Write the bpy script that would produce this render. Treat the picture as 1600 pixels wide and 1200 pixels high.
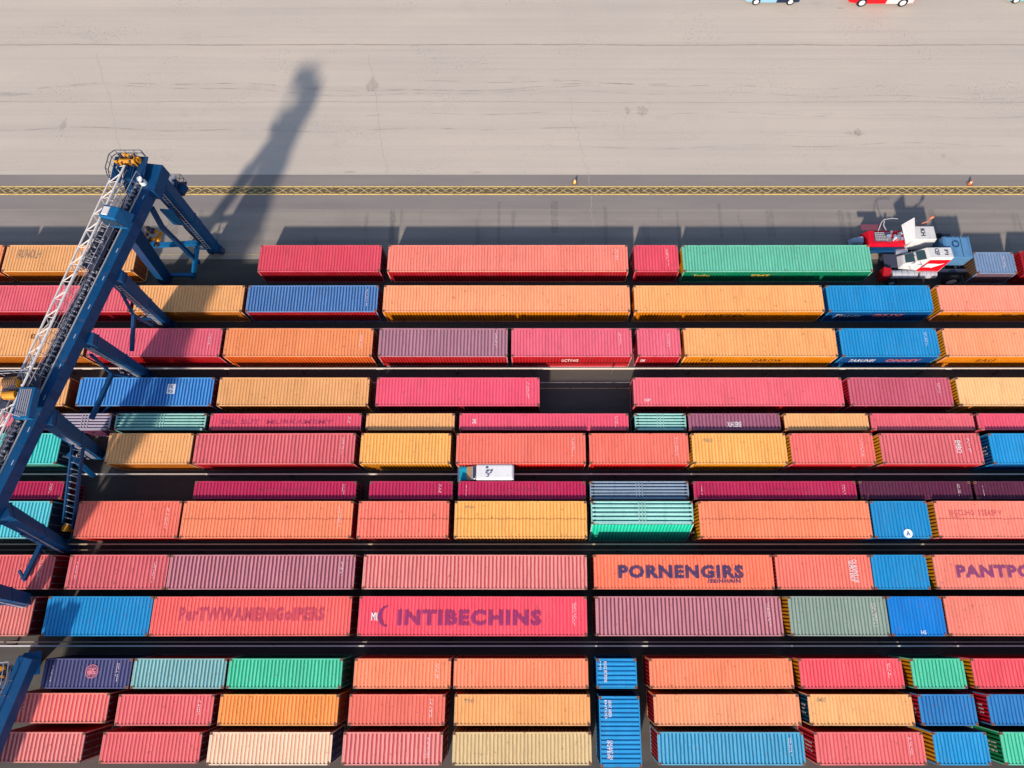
import bpy, math, random
from mathutils import Vector, Matrix
random.seed(7)
S = bpy.context.scene
for o in list(bpy.data.objects): bpy.data.objects.remove(o)
R = math.radians

# ---------------------------------------------------------------- camera, light, exposure
cam = bpy.data.objects.new('camera', bpy.data.cameras.new('camera'))
S.collection.objects.link(cam); S.camera = cam
cam.location = (0, 0, 50)
cam.rotation_euler = (math.atan(330/1050), 0, 0)
cam.data.sensor_width = 36; cam.data.lens = 1050/1600*36
cam.data.shift_x = -35/1600
cam.data.clip_start = .5; cam.data.clip_end = 3000
SUN_EL, SUN_AZ = 33, 17           # shadows run north and a little east
w = bpy.data.worlds.new('World'); S.world = w; w.use_nodes = True
nt = w.node_tree; bg = nt.nodes['Background']
sky = nt.nodes.new('ShaderNodeTexSky'); sky.sky_type = 'NISHITA'; sky.sun_disc = False
sky.sun_elevation = R(SUN_EL); sky.sun_rotation = R(180+SUN_AZ)
nt.links.new(sky.outputs[0], bg.inputs[0]); bg.inputs[1].default_value = .15
sl = bpy.data.lights.new('sun', 'SUN'); sl.energy = 4.2; sl.angle = R(3); sl.color = (1, .90, .77)
sun = bpy.data.objects.new('sun', sl); S.collection.objects.link(sun)
sun.rotation_euler = Vector((math.sin(R(SUN_AZ))*math.cos(R(SUN_EL)), math.cos(R(SUN_AZ))*math.cos(R(SUN_EL)), -math.sin(R(SUN_EL)))).to_track_quat('-Z', 'Y').to_euler()
S.view_settings.view_transform = 'Standard'; S.view_settings.look = 'None'
S.view_settings.exposure = .58; S.view_settings.gamma = 1
S.render.resolution_x = 1024; S.render.resolution_y = 768

# ---------------------------------------------------------------- helpers
class MB:
    def __init__(s): s.v = []; s.f = []; s.m = []; s.sm = False
    def face(s, pts, m=0):
        n = len(s.v); s.v += [tuple(p) for p in pts]; s.f.append(tuple(range(n, n+len(pts)))); s.m.append(m)
    def hexa(s, p, m=0):            # 8 points, bottom four then top four
        n = len(s.v); s.v += [tuple(q) for q in p]
        for f in ((3,2,1,0),(4,5,6,7),(0,1,5,4),(1,2,6,5),(2,3,7,6),(3,0,4,7)):
            s.f.append(tuple(n+i for i in f)); s.m.append(m)
    def box(s, x0, x1, y0, y1, z0, z1, m=0):
        s.hexa([(x0,y0,z0),(x1,y0,z0),(x1,y1,z0),(x0,y1,z0),(x0,y0,z1),(x1,y0,z1),(x1,y1,z1),(x0,y1,z1)], m)
    def beam(s, a, b, w, h=None, w2=None, h2=None, m=0, up=(0,0,1)):
        a = Vector(a); b = Vector(b); h = h or w; w2 = w2 or w; h2 = h2 or h
        d = (b-a).normalized(); up = Vector(up)
        if abs(d.dot(up)) > .97: up = Vector((0,1,0))
        x = d.cross(up).normalized(); z = x.cross(d)
        P = []
        for c, ww, hh in ((a, w, h), (b, w2, h2)):
            P += [c-x*ww/2-z*hh/2, c+x*ww/2-z*hh/2, c+x*ww/2+z*hh/2, c-x*ww/2+z*hh/2]
        s.hexa(P, m)
    def tube(s, a, b, r, n=6, m=0, r2=None):
        a = Vector(a); b = Vector(b); r2 = r if r2 is None else r2
        d = (b-a).normalized(); up = Vector((0,0,1)) if abs(d.z) < .9 else Vector((1,0,0))
        x = d.cross(up).normalized(); y = d.cross(x); k = len(s.v)
        for c, rr in ((a, r), (b, r2)):
            for i in range(n):
                t = 2*math.pi*i/n; s.v.append(tuple(c+x*rr*math.cos(t)+y*rr*math.sin(t)))
        for i in range(n):
            j = (i+1) % n; s.f.append((k+i, k+j, k+n+j, k+n+i)); s.m.append(m)
        s.f.append(tuple(k+n+i for i in range(n))); s.m.append(m)
        s.f.append(tuple(k+i for i in reversed(range(n)))); s.m.append(m)
    def path(s, pts, r, n=5, m=0):
        for a, b in zip(pts, pts[1:]): s.tube(a, b, r, n, m)
    def build(s, name, mats, parent=None, bevel=0, smooth=False):
        me = bpy.data.meshes.new(name); me.from_pydata(s.v, [], s.f)
        if not isinstance(mats, (list, tuple)): mats = [mats]
        for m in mats: me.materials.append(m)
        me.polygons.foreach_set('material_index', s.m)
        if smooth: me.polygons.foreach_set('use_smooth', [True]*len(s.f))
        me.update()
        o = bpy.data.objects.new(name, me); S.collection.objects.link(o)
        if parent: o.parent = parent
        if bevel:
            b = o.modifiers.new('bevel', 'BEVEL'); b.width = bevel; b.segments = 2; b.limit_method = 'ANGLE'
        return o
def tag(o, label=None, cat=None, group=None, kind=None):
    if label: o['label'] = label
    if cat: o['category'] = cat
    if group: o['group'] = group
    if kind: o['kind'] = kind
    return o
def empty(name, loc=(0,0,0), rz=0):
    o = bpy.data.objects.new(name, None); o.location = loc; o.rotation_euler = (0,0,rz); o.empty_display_size = .3
    S.collection.objects.link(o); return o
def lin(c): return tuple((x/255/12.92 if x < 10.3 else ((x/255+.055)/1.055)**2.4) for x in c)

# ---------------------------------------------------------------- materials
GAIN = .86
CACHE = {}
def nodes(name):
    m = bpy.data.materials.new(name); m.use_nodes = True
    t = m.node_tree; return m, t, t.nodes['Principled BSDF']
def N(t, typ, **kw):
    n = t.nodes.new(typ)
    for k, v in kw.items():
        if k.startswith('i_'): n.inputs[k[2:].replace('_', ' ')].default_value = v
        else: setattr(n, k, v)
    return n
def ramp(t, fac, stops):
    r = t.nodes.new('ShaderNodeValToRGB'); t.links.new(fac, r.inputs[0])
    e = r.color_ramp.elements
    while len(e) < len(stops): e.new(.5)
    for q, (p, c) in zip(e, stops): q.position = p; q.color = (c, c, c, 1) if not isinstance(c, tuple) else (*c, 1)
    return r.outputs[0]
def mix(t, fac, a, b, mode='MIX'):
    n = t.nodes.new('ShaderNodeMix'); n.data_type = 'RGBA'; n.blend_type = mode
    for i, v in ((0, fac), (6, a), (7, b)):
        if hasattr(v, 'type') and hasattr(v, 'links'): t.links.new(v, n.inputs[i])
        elif i == 0: n.inputs[0].default_value = v
        else: n.inputs[i].default_value = (*v[:3], 1)
    return n.outputs[2]
def paint(rgb, rough=.6, wear=.62, metal=0, fade=None, gain=None):
    """weathered painted steel; rgb is how the paint looks in full sun (sRGB 0-255)"""
    key = ('p', rgb, rough, wear, metal, fade)
    if key in CACHE: return CACHE[key]
    base = tuple(min(.88, c*(gain or GAIN)) for c in lin(rgb))
    m, t, b = nodes('paint'); CACHE[key] = m
    tc = N(t, 'ShaderNodeTexCoord'); oi = N(t, 'ShaderNodeObjectInfo')
    mu = N(t, 'ShaderNodeMath', operation='MULTIPLY'); t.links.new(oi.outputs['Random'], mu.inputs[0]); mu.inputs[1].default_value = 90
    va = N(t, 'ShaderNodeVectorMath', operation='ADD'); t.links.new(tc.outputs['Object'], va.inputs[0]); t.links.new(mu.outputs[0], va.inputs[1])
    def noise(sc, det, vec=va.outputs[0], stretch=None):
        if stretch:
            mp = N(t, 'ShaderNodeMapping'); mp.inputs['Scale'].default_value = stretch; t.links.new(vec, mp.inputs[0]); vec = mp.outputs[0]
        n = N(t, 'ShaderNodeTexNoise'); n.inputs['Scale'].default_value = sc; n.inputs['Detail'].default_value = det
        n.inputs['Roughness'].default_value = .6; t.links.new(vec, n.inputs['Vector']); return n.outputs['Fac']
    # value change from thing to thing
    rr = ramp(t, oi.outputs['Random'], [(0, .86), (1, 1.0)])
    c = mix(t, 1, base, rr, 'MULTIPLY')
    dirt = ramp(t, noise(.55, 4), [(.36, 0), (.70, .55*wear)])
    c = mix(t, dirt, c, tuple(x*.66+.006 for x in base))
    chalk = ramp(t, noise(.9, 5, stretch=(1, .35, 1)), [(.42, 0), (.72, .45*wear)])
    c = mix(t, chalk, c, tuple(min(.85, x*.95+.02+.12*max(base)*min(1, x/max(base)+.35)) for x in base))
    grain = ramp(t, noise(22, 3), [(.3, .86), (.7, 1.06)])
    c = mix(t, .8*min(1, wear+.3), c, mix(t, 1, c, grain, 'MULTIPLY'))
    streak = ramp(t, noise(2.2, 5, stretch=(1, .12, .12)), [(.52, 0), (.72, .6*wear)])
    c = mix(t, streak, c, tuple(x*.5+.02 for x in base))
    rust = ramp(t, noise(3.5, 8), [(.625, 0), (.675, .7*wear)])
    c = mix(t, rust, c, (.13, .055, .03))
    t.links.new(c, b.inputs['Base Color'])
    b.inputs['Roughness'].default_value = rough; b.inputs['Metallic'].default_value = metal
    b.inputs['Specular IOR Level'].default_value = .16
    return m
def flat(rgb, rough=.6, metal=0, spec=.3, alpha=None):
    key = ('f', rgb, rough, metal, alpha)
    if key in CACHE: return CACHE[key]
    m, t, b = nodes('plain'); CACHE[key] = m
    base = tuple(min(.88, c*GAIN) for c in lin(rgb))
    tc = N(t, 'ShaderNodeTexCoord'); n = N(t, 'ShaderNodeTexNoise'); n.inputs['Scale'].default_value = 9; n.inputs['Detail'].default_value = 5
    t.links.new(tc.outputs['Object'], n.inputs['Vector'])
    c = mix(t, ramp(t, n.outputs['Fac'], [(.35, 0), (.7, .35)]), base, tuple(x*.6 for x in base))
    t.links.new(c, b.inputs['Base Color']); b.inputs['Roughness'].default_value = rough; b.inputs['Metallic'].default_value = metal
    b.inputs['Specular IOR Level'].default_value = spec
    return m
def lettering_mat(rgb, op):
    """worn lettering: the paint is rubbed through in small patches"""
    key = ('l', rgb, op)
    if key in CACHE: return CACHE[key]
    m, t, b = nodes('lettering_paint'); CACHE[key] = m
    base = tuple(min(.85, c*GAIN) for c in lin(rgb)); b.inputs['Base Color'].default_value = (*base, 1)
    b.inputs['Roughness'].default_value = .6
    tc = N(t, 'ShaderNodeTexCoord'); n = N(t, 'ShaderNodeTexNoise'); n.inputs['Scale'].default_value = 5; n.inputs['Detail'].default_value = 6
    t.links.new(tc.outputs['Object'], n.inputs['Vector'])
    a = ramp(t, n.outputs['Fac'], [(.3, op*.7), (.6, op)])
    t.links.new(a, b.inputs['Alpha']); return m

# container rows, metres: height, then (x0, x1, y0, y1, paint, markings)
ROWS = [
 (1.95, [
  (-46.38, -42.46, 24.44, 26.77, 'orange', {}),
  (-42.2, -31.8, 24.44, 26.77, 'tan', {'t': [('RUNOLH', -4.22, -0.04, -2.36, 0.76, 'smudge')]}),
  (-21.92, -12.23, 24.44, 26.77, 'pinkred', {}),
  (-11.67, 7.44, 24.44, 26.77, 'salmon', {'m': 'r'}),
  (7.95, 11.47, 24.44, 26.77, 'pinkred', {'m': 'r'}),
  (11.82, 26.81, 24.44, 26.77, 'green', {'st': [('Txulliw', 0.06, 0.15, 'yel'), ('EMS', 0.37, 0.47, 'yel')], 'end': 'amber'}),
  (35.04, 38.19, 24.28, 26.14, 'greyblue', {'m': 'r'}),
  (38.76, 42.98, 24.22, 26.25, 'crimsonred', {}),
 ]),
 (2.05, [
  (-47.62, -31.41, 20.94, 23.17, 'pink', {}),
  (-31.11, -22.69, 20.94, 23.17, 'tan', {}),
  (-22.39, -12.22, 20.94, 23.17, 'navyblue', {'m': 'r'}),
  (-11.77, 7.43, 20.94, 23.17, 'peach', {'st': [('JAL B', 0.49, 0.58, 'black'), ('EVEN', 0.79, 0.85, 'black')]}),
  (7.78, 22.49, 20.94, 23.17, 'paleorange', {'st': [('LEW', 0.06, 0.13, 'black'), ('FATTEV', 0.38, 0.6, 'black')]}),
  (22.84, 30.96, 20.94, 23.17, 'blue', {'st': [('FIneuw', 0.1, 0.35, 'white'), ('GNX', 0.45, 0.75, 'redor')]}),
  (31.51, 45.37, 20.94, 23.17, 'salmonside', {'st': [('LV', 0.08, 0.16, 'black'), ('SAL', 0.36, 0.6, 'black')], 'end': 'amber'}),
 ]),
 (2.4, [
  (-47.74, -34.02, 17.13, 19.41, 'tan', {'t': [('82', 2.62, 0.3, 2.93, 0.67, 'black')]}),
  (-33.73, -23.75, 17.13, 19.41, 'pink2', {'m': 'r'}),
  (-23.46, -12.26, 17.13, 19.41, 'orange', {'m': 'r'}),
  (-11.78, -2.04, 17.13, 19.41, 'mauve', {'m': 'r'}),
  (-1.74, 7.37, 17.13, 19.41, 'pink2', {'m': 'r', 'st': [('UCTYWE', 0.42, 0.56, 'white')]}),
  (7.8, 11.05, 17.13, 19.41, 'pink2', {'m': 'r', 'st': [('IM', 0.1, 0.2, 'white')]}),
  (11.34, 22.87, 17.13, 19.41, 'paleorange', {'st': [('EJ', 0.12, 0.2, 'black'), ('CAROW', 0.46, 0.66, 'black')], 'm': 'rd'}),
  (23.21, 30.58, 17.13, 19.41, 'blue', {'m': 'r', 'st': [('7ARUNEI', 0.12, 0.38, 'white'), ('ONKEY', 0.5, 0.85, 'redor')]}),
  (31.06, 44.83, 17.13, 19.41, 'peach', {'end': 'amber', 'st': [('EAU', 0.2, 0.3, 'black')]}),
 ]),
 (1.95, [
  (-45.65, -34.89, 13.41, 15.61, 'tan', {}),
  (-34.08, -24.04, 13.41, 15.61, 'bluered', {'b': 'sticker', 'bp': (1.6, -0.16, 2.2, 0.59)}),
  (-23.61, -12.38, 13.41, 15.61, 'tan', {'m': 'rd'}),
  (-11.81, 0.38, 13.41, 15.61, 'pinkhot', {'m': 'r'}),
  (7.41, 23.04, 13.41, 15.61, 'pink', {'t': [('1S2P', -7.04, -0.75, -6.6, -0.55, 'white')], 'end': 'dkgrey'}),
  (23.52, 31.16, 13.41, 15.61, 'pinkmauve', {'m': 'r', 'end': 'red'}),
  (31.64, 44.21, 13.41, 15.61, 'tanpale', {'end': 'amber'}),
 ]),
 (2.2, [
  (-43.37, -35.22, 11.5, 12.75, 'pinkhot', {}),
  (-34.84, -31.09, 11.5, 12.75, 'lilacslat', {}),
  (-30.71, -24.1, 11.5, 12.75, 'tealslat', {}),
  (-23.77, -12.71, 11.5, 12.75, 'pinkhot', {'m': 'r', 't': [('DIL SUT  MURKAMEMY', -4.71, -0.2, 3.46, 0.14, 'dimpink')]}),
  (-12.33, -5.86, 11.5, 12.75, 'tan', {}),
  (-5.49, 6.89, 11.5, 12.75, 'pinkhot', {'m': 'r', 't': [('YPE', -5.25, -0.15, -4.98, 0.24, 'white')]}),
  (7.36, 11.11, 11.5, 12.75, 'tealslat', {}),
  (11.3, 18.01, 11.5, 12.75, 'mauvedim', {'t': [('XUH 2ERSE', -0.53, -0.39, 0.49, -0.0, 'white')]}),
  (18.33, 24.48, 11.5, 12.75, 'tan', {}),
  (24.66, 32.21, 11.5, 12.75, 'pink', {}),
  (32.5, 43.37, 11.5, 12.75, 'pinkhot', {}),
 ]),
 (2.6, [
  (-42.95, -34.13, 8.92, 11.16, 'teal', {'end': 'navy'}),
  (-30.68, -24.62, 8.92, 11.16, 'tan', {'t': [('YLD', -2.48, 0.46, -2.2, 0.7, 'smudge')]}),
  (-24.39, -12.91, 8.92, 11.16, 'redmauve', {'m': 'r'}),
  (-12.49, -6.02, 8.92, 11.16, 'yellow', {}),
  (-5.6, 3.67, 8.92, 11.16, 'salmonred', {'m': 'r', 'st': [('OISEY', 0.0, 0.12, 'white')]}),
  (3.95, 11.07, 8.92, 11.16, 'salmonred', {'m': 'r'}),
  (11.35, 18.1, 8.92, 11.16, 'yellow', {'t': [('YBIGI', -2.61, 0.46, -1.9, 0.7, 'smudge')], 'end': 'amber'}),
  (18.42, 24.39, 8.92, 11.16, 'pinkcoral', {'m': 'r', 'end': 'amber'}),
  (24.89, 32.11, 8.92, 11.16, 'redmauve', {'m': 'r', 'end': 'amber', 't': [('EMIBCI', 1.76, -0.29, 2.16, 0.6, 'white90')]}),
  (32.79, 42.49, 8.92, 11.16, 'blue', {'end': 'blue', 'et': 1}),
 ]),
 (2.45, [
  (-41.38, -33.33, 6.45, 7.71, 'crimson', {'m': 'r'}),
  (-24.06, -12.62, 6.45, 7.71, 'crimson', {'m': 'r', 't': [('GLIE SERY KIOLL SASEATSN', -1.32, -0.09, 2.27, 0.13, 'dimred')]}),
  (-11.67, -5.79, 6.45, 7.71, 'crimson', {'m': 'r'}),
  (-5.38, 3.62, 6.45, 7.71, 'crimson', {'m': 'l', 't': [('DISOSA', -1.38, -0.09, 1.11, 0.09, 'dimred')]}),
  (3.93, 10.9, 6.45, 7.71, 'slateslat', {}),
  (11.26, 22.75, 6.45, 7.71, 'crimson', {'m': 'lr', 't': [('GUAREMO  URETUD', -0.51, -0.09, 2.46, 0.13, 'dimred')]}),
  (23.02, 30.89, 6.45, 7.71, 'plum', {'m': 'r'}),
  (31.16, 41.83, 6.45, 7.71, 'plum', {'m': 'l'}),
 ]),
 (2.75, [
  (-41.92, -33.67, 3.74, 6.27, 'tealblue', {'end': 'navy'}),
  (-31.76, -24.62, 3.74, 6.27, 'salmonred', {'m': 'r'}),
  (-24.44, -12.64, 3.74, 6.27, 'orangesal', {'m': 'r', 'seam': 1}),
  (-12.24, -5.94, 3.74, 6.27, 'salmonred2', {'seam': 1}),
  (-5.54, 3.64, 3.74, 6.27, 'yellow', {'seam': 1, 't': [('PID', -3.86, 0.74, -3.24, 0.91, 'smudge')]}),
  (3.95, 11.04, 3.74, 6.27, 'tealslope', {}),
  (11.44, 23.29, 3.74, 6.27, 'orangesal', {'seam': 1, 'end': 'amber'}),
  (23.46, 27.37, 3.74, 6.27, 'blue', {'b': 'disc', 'bp': (0.03, -1.18, 0.64, -0.71)}),
  (27.9, 41.47, 3.74, 6.27, 'salmon', {'seam': 1, 'end': 'amber', 't': [("BIGCUHO  S'SEASP V", -5.85, 0.25, -2.21, 0.65, 'dimred'), ('FLEID', -5.79, 0.08, -5.19, 0.21, 'dimred')]}),
 ]),
 (2.7, [
  (-41.01, -32.72, 0.37, 2.63, 'pink3', {'m': 'r'}),
  (-31.68, -24.91, 0.37, 2.63, 'redmauve', {'m': 'lr'}),
  (-24.83, -12.2, 0.37, 2.63, 'mauvestripe', {'m': 'r'}),
  (-11.63, 3.56, 0.37, 2.63, 'pinkstripe', {}),
  (4.04, 16.19, 0.37, 2.63, 'orangered', {'t': [('PORNENGIRS', -4.44, -0.43, 4.08, 0.45, 'navytxt'), ('/SEINHAIN', 1.55, -0.72, 3.82, -0.47, 'navytxt')]}),
  (16.41, 22.87, 0.37, 2.63, 'salmonpink', {'end': 'red', 't': [('GUMOI ENUF', 1.72, -0.59, 2.04, 0.75, 'white90'), ('OLAIVNS UE', 1.97, -0.67, 2.31, 0.83, 'white90')]}),
  (22.96, 26.69, 0.37, 2.63, 'blue', {}),
  (27.17, 39.28, 0.37, 2.63, 'salmon', {'end': 'amber', 't': [('PANTPGSE', -4.61, -0.38, 1.82, 0.45, 'purple')]}),
 ]),
 (2.8, [
  (-40.16, -33.41, -2.57, -0.08, 'pinkpale', {}),
  (-32.51, -25.5, -2.57, -0.08, 'blue', {}),
  (-25.42, -12.2, -2.57, -0.08, 'coral', {'t': [('PerTWWAMENiGolPERS', -4.82, -0.33, 4.86, 0.55, 'plumtxt')]}),
  (-11.69, 3.49, -2.57, -0.08, 'hotpink', {'m': 'r3', 't': [('INTIBECHINS', -5.0, -0.61, 4.57, 0.39, 'plumtxt2'), ('MI:', -6.72, -0.29, -6.24, 0.23, 'white')], 'b': 'crescent', 'bp': (-6.31, -0.69, -5.67, 0.64)}),
  (4.08, 16.45, -2.57, -0.08, 'mauvestripe', {'m': 'r'}),
  (16.96, 23.46, -2.57, -0.08, 'sage', {'end': 'amber', 'm': 'r3'}),
  (23.59, 27.2, -2.57, -0.08, 'blue2', {'t': [('HS', 0.13, -1.13, 0.46, -0.89, 'white')]}),
  (27.37, 40.59, -2.57, -0.08, 'salmon', {}),
 ]),
 (3.0, [
  (-31.74, -26.08, -5.72, -3.93, 'indigo', {'b': 'globe', 'm': 'lr', 'bp': (-0.11, -0.37, 0.72, 0.63)}),
  (-25.95, -19.96, -5.72, -3.93, 'tealgrey', {}),
  (-19.79, -12.44, -5.72, -3.93, 'green2', {}),
  (-11.65, -5.41, -5.72, -3.93, 'orangesal', {'m': 'r'}),
  (-5.21, 3.47, -5.72, -3.93, 'orangesal', {}),
  (4.01, 6.61, -5.72, -3.93, 'blue', {'ns': 1, 't': [('MOAZ ERTIMENS', -0.82, -0.52, -0.62, 0.74, 'white90'), ('NI||', -1.09, 0.24, -0.99, 0.74, 'white90')]}),
  (7.44, 16.69, -5.72, -3.93, 'orangesal', {'end': 'red'}),
  (17.15, 23.8, -5.72, -3.93, 'pinkred2', {'m': 'r', 'end': 'amber'}),
  (24.42, 27.81, -5.72, -3.93, 'green2', {'end': 'amber'}),
  (28.35, 38.22, -5.72, -3.93, 'pinkred2', {'end': 'amber'}),
 ]),
 (3.0, [
  (-33.12, -27.18, -7.73, -5.98, 'coralstripe', {'m': 'l'}),
  (-26.58, -20.48, -7.87, -6.06, 'pink3', {'m': 'r'}),
  (-20.07, -12.5, -7.87, -6.06, 'orange2', {}),
  (-11.81, -5.7, -7.87, -6.06, 'salmonred', {'m': 'r'}),
  (-5.09, 3.54, -7.87, -6.06, 'paleorange', {'t': [('YHI', -3.76, 0.38, -3.11, 0.61, 'smudge')]}),
  (4.12, 6.7, -10.21, -6.17, 'blue', {'ns': 1, 't': [('GRIAT AIREN', -0.7, 0.83, -0.5, 1.8, 'white90'), ('ENTOD', -0.94, 0.72, -0.79, 1.8, 'white90'), ('GNUANT GN', -0.7, -1.59, -0.5, -0.52, 'white90'), ('INTEM', -0.86, -1.52, -0.7, -0.52, 'white90')]}),
  (7.61, 16.9, -7.87, -6.06, 'peach', {'end': 'red'}),
  (17.47, 24.1, -7.87, -6.06, 'tan', {'end': 'tealdk', 'et': 1, 't': [('GMSD', -2.77, 0.46, -2.17, 0.68, 'smudge')]}),
  (24.55, 28.09, -7.87, -6.06, 'blue3', {'end': 'red', 'et': 1}),
  (28.95, 37.66, -7.87, -6.06, 'blue3', {'end': 'red', 'et': 1}),
 ]),
 (3.0, [
  (-33.57, -28.31, -9.96, -8.24, 'pinkstripe', {}),
  (-27.15, -20.93, -10.0, -8.24, 'pink3', {}),
  (-20.44, -12.71, -10.1, -8.24, 'cream', {}),
  (-12.02, -5.77, -10.1, -8.24, 'pinkstripe', {'m': 'r'}),
  (-5.13, 3.57, -10.1, -8.24, 'sand', {}),
  (7.74, 16.91, -10.1, -8.24, 'blueteal', {'m': 'r', 'end': 'red'}),
  (17.64, 24.45, -10.1, -8.24, 'pink3', {'m': 'r', 'end': 'red', 'et': 1}),
  (25.09, 28.46, -10.1, -8.24, 'skyblue', {'end': 'amber'}),
  (29.34, 37.88, -10.1, -8.24, 'green2', {'end': 'green', 'et': 1}),
 ]),
]

# ---------------------------------------------------------------- ground
def ground_mat(kind):
    m, t, b = nodes(kind)
    tc = N(t, 'ShaderNodeTexCoord'); P = tc.outputs['Object']
    def noise(sc, det, stretch=(1,1,1), rough=.6, vec=None, dist=0):
        mp = N(t, 'ShaderNodeMapping'); mp.inputs['Scale'].default_value = stretch; t.links.new(vec or P, mp.inputs[0])
        n = N(t, 'ShaderNodeTexNoise'); n.inputs['Scale'].default_value = sc; n.inputs['Detail'].default_value = det
        n.inputs['Roughness'].default_value = rough; n.inputs['Distortion'].default_value = dist
        t.links.new(mp.outputs[0], n.inputs['Vector']); return n.outputs['Fac']
    if kind == 'concrete':
        c = mix(t, ramp(t, noise(.06, 4, (1, 2.5, 1)), [(.3, 0), (.7, 1)]), (.43, .362, .303), (.385, .332, .286))
        # long traffic streaks along the quay that wander a little
        c = mix(t, ramp(t, noise(1, 5, (.015, .8, 1)), [(.44, 0), (.72, .55)]), c, (.33, .288, .255))
        c = mix(t, ramp(t, noise(1, 3, (.02, 2.6, 1), dist=.25), [(.55, 0), (.68, .35)]), c, (.33, .292, .26))
        c = mix(t, ramp(t, noise(.35, 6, (.6, 1, 1)), [(.62, 0), (.78, .45)]), c, (.29, .26, .235))
        # pitted patches
        pit = N(t, 'ShaderNodeMath', operation='MULTIPLY')
        t.links.new(ramp(t, noise(5, 4), [(.55, 0), (.66, 1)]), pit.inputs[0]); t.links.new(ramp(t, noise(.16, 3, (1, 1.8, 1)), [(.52, 0), (.68, .5)]), pit.inputs[1])
        c = mix(t, pit.outputs[0], c, (.15, .14, .13))
        # small dark oil spots
        c = mix(t, ramp(t, noise(.9, 2), [(.765, 0), (.80, .5)]), c, (.12, .11, .10))
        c = mix(t, ramp(t, noise(9, 6, rough=.75), [(.35, .12), (.5, 0)]), c, (.16, .14, .12))
        c = mix(t, .5, c, mix(t, 1, c, ramp(t, noise(40, 3), [(.3, .75), (.7, 1.2)]), 'MULTIPLY'))
    elif kind == 'lane':
        c = mix(t, ramp(t, noise(.12, 5, (1, 3, 1)), [(.3, 0), (.7, 1)]), (.20, .172, .152), (.25, .215, .19))
        c = mix(t, ramp(t, noise(1, 5, (.02, 1.5, 1)), [(.45, 0), (.7, .5)]), c, (.14, .125, .118))
        c = mix(t, ramp(t, noise(1, 3, (.9, .12, 1)), [(.60, 0), (.72, .5)]), c, (.10, .092, .09))
        c = mix(t, .5, c, mix(t, 1, c, ramp(t, noise(30, 3), [(.3, .75), (.7, 1.2)]), 'MULTIPLY'))
    elif kind == 'strip':
        c = mix(t, ramp(t, noise(.8, 5, (.1, 1, 1)), [(.3, 0), (.7, 1)]), (.165, .143, .138), (.20, .172, .16))
        c = mix(t, .5, c, mix(t, 1, c, ramp(t, noise(30, 3), [(.3, .8), (.7, 1.2)]), 'MULTIPLY'))
    else:
        c = mix(t, ramp(t, noise(.3, 5, (.25, 1.5, 1)), [(.3, 0), (.7, 1)]), (.050, .046, .044), (.085, .075, .066))
        c = mix(t, .5, c, mix(t, 1, c, ramp(t, noise(25, 3), [(.3, .7), (.7, 1.25)]), 'MULTIPLY'))
    t.links.new(c, b.inputs['Base Color']); b.inputs['Roughness'].default_value = .9; b.inputs['Specular IOR Level'].default_value = .15
    bp = N(t, 'ShaderNodeBump'); bp.inputs['Strength'].default_value = .25; bp.inputs['Distance'].default_value = .02
    t.links.new(noise(14, 4), bp.inputs['Height']); t.links.new(bp.outputs[0], b.inputs['Normal'])
    return m
def sheet(name, x0, x1, y0, y1, z, mat):
    b = MB(); b.face([(x0,y0,z),(x1,y0,z),(x1,y1,z),(x0,y1,z)]); return tag(b.build(name, mat), kind='structure')
sheet('ground', -900, 900, -900, 900, 0, ground_mat('yard'))
sheet('road', -400, 400, 26.55, 32.3, .004, ground_mat('lane'))
sheet('pavement', -400, 400, 32.3, 34.68, .006, ground_mat('strip'))
sheet('concrete_apron', -400, 400, 34.68, 400, .009, ground_mat('concrete'))
b = MB()                                                        # band of darker asphalt along the road
b.face([(-400,31.27,.009),(400,31.27,.009),(400,32.3,.009),(-400,32.3,.009)])
tag(b.build('asphalt_strip', ground_mat('strip')), kind='structure')
# joints and cracks of the apron
b = MB()
def crack(pts, w0, z=.013):
    for (xa, ya), (xb, yb) in zip(pts, pts[1:]):
        d = Vector((xb-xa, yb-ya)); n = Vector((-d.y, d.x)).normalized()*w0*random.uniform(.35, .7)
        b.face([(xa-n.x,ya-n.y,z),(xb-n.x,yb-n.y,z),(xb+n.x,yb+n.y,z),(xa+n.x,ya+n.y,z)][::1])
def wander(xa, ya, xb, yb, n, amp):
    out = []; o = 0
    for i in range(n+1):
        t = i/n; o = o*.8+random.uniform(-amp, amp); out.append((xa+(xb-xa)*t+(o if abs(yb-ya) > abs(xb-xa) else 0), ya+(yb-ya)*t+(0 if abs(yb-ya) > abs(xb-xa) else o)))
    return out
crack(wander(-60, 48.7, 70, 48.62, 150, .03), .11)
crack(wander(-60, 42.3, 70, 42.25, 130, .03), .04)
crack(wander(-40.3, 47.7, -35.5, 35.2, 40, .10), .022)
crack(wander(-15.3, 47.5, -12.7, 34.7, 44, .08), .025)
crack(wander(3.0, 43, 4.7, 34.7, 44, .16), .02)
crack(wander(4.7, 34.7, 5.0, 29, 30, .12), .05)
for k in range(5):
    x = random.uniform(-50, 55); y = random.uniform(36, 51); crack(wander(x, y, x+random.uniform(4, 14), y+random.uniform(-.4, .4), 20, .06), .012)
tag(b.build('pavement_joints', flat((158,143,131), .95)), kind='structure')
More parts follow.
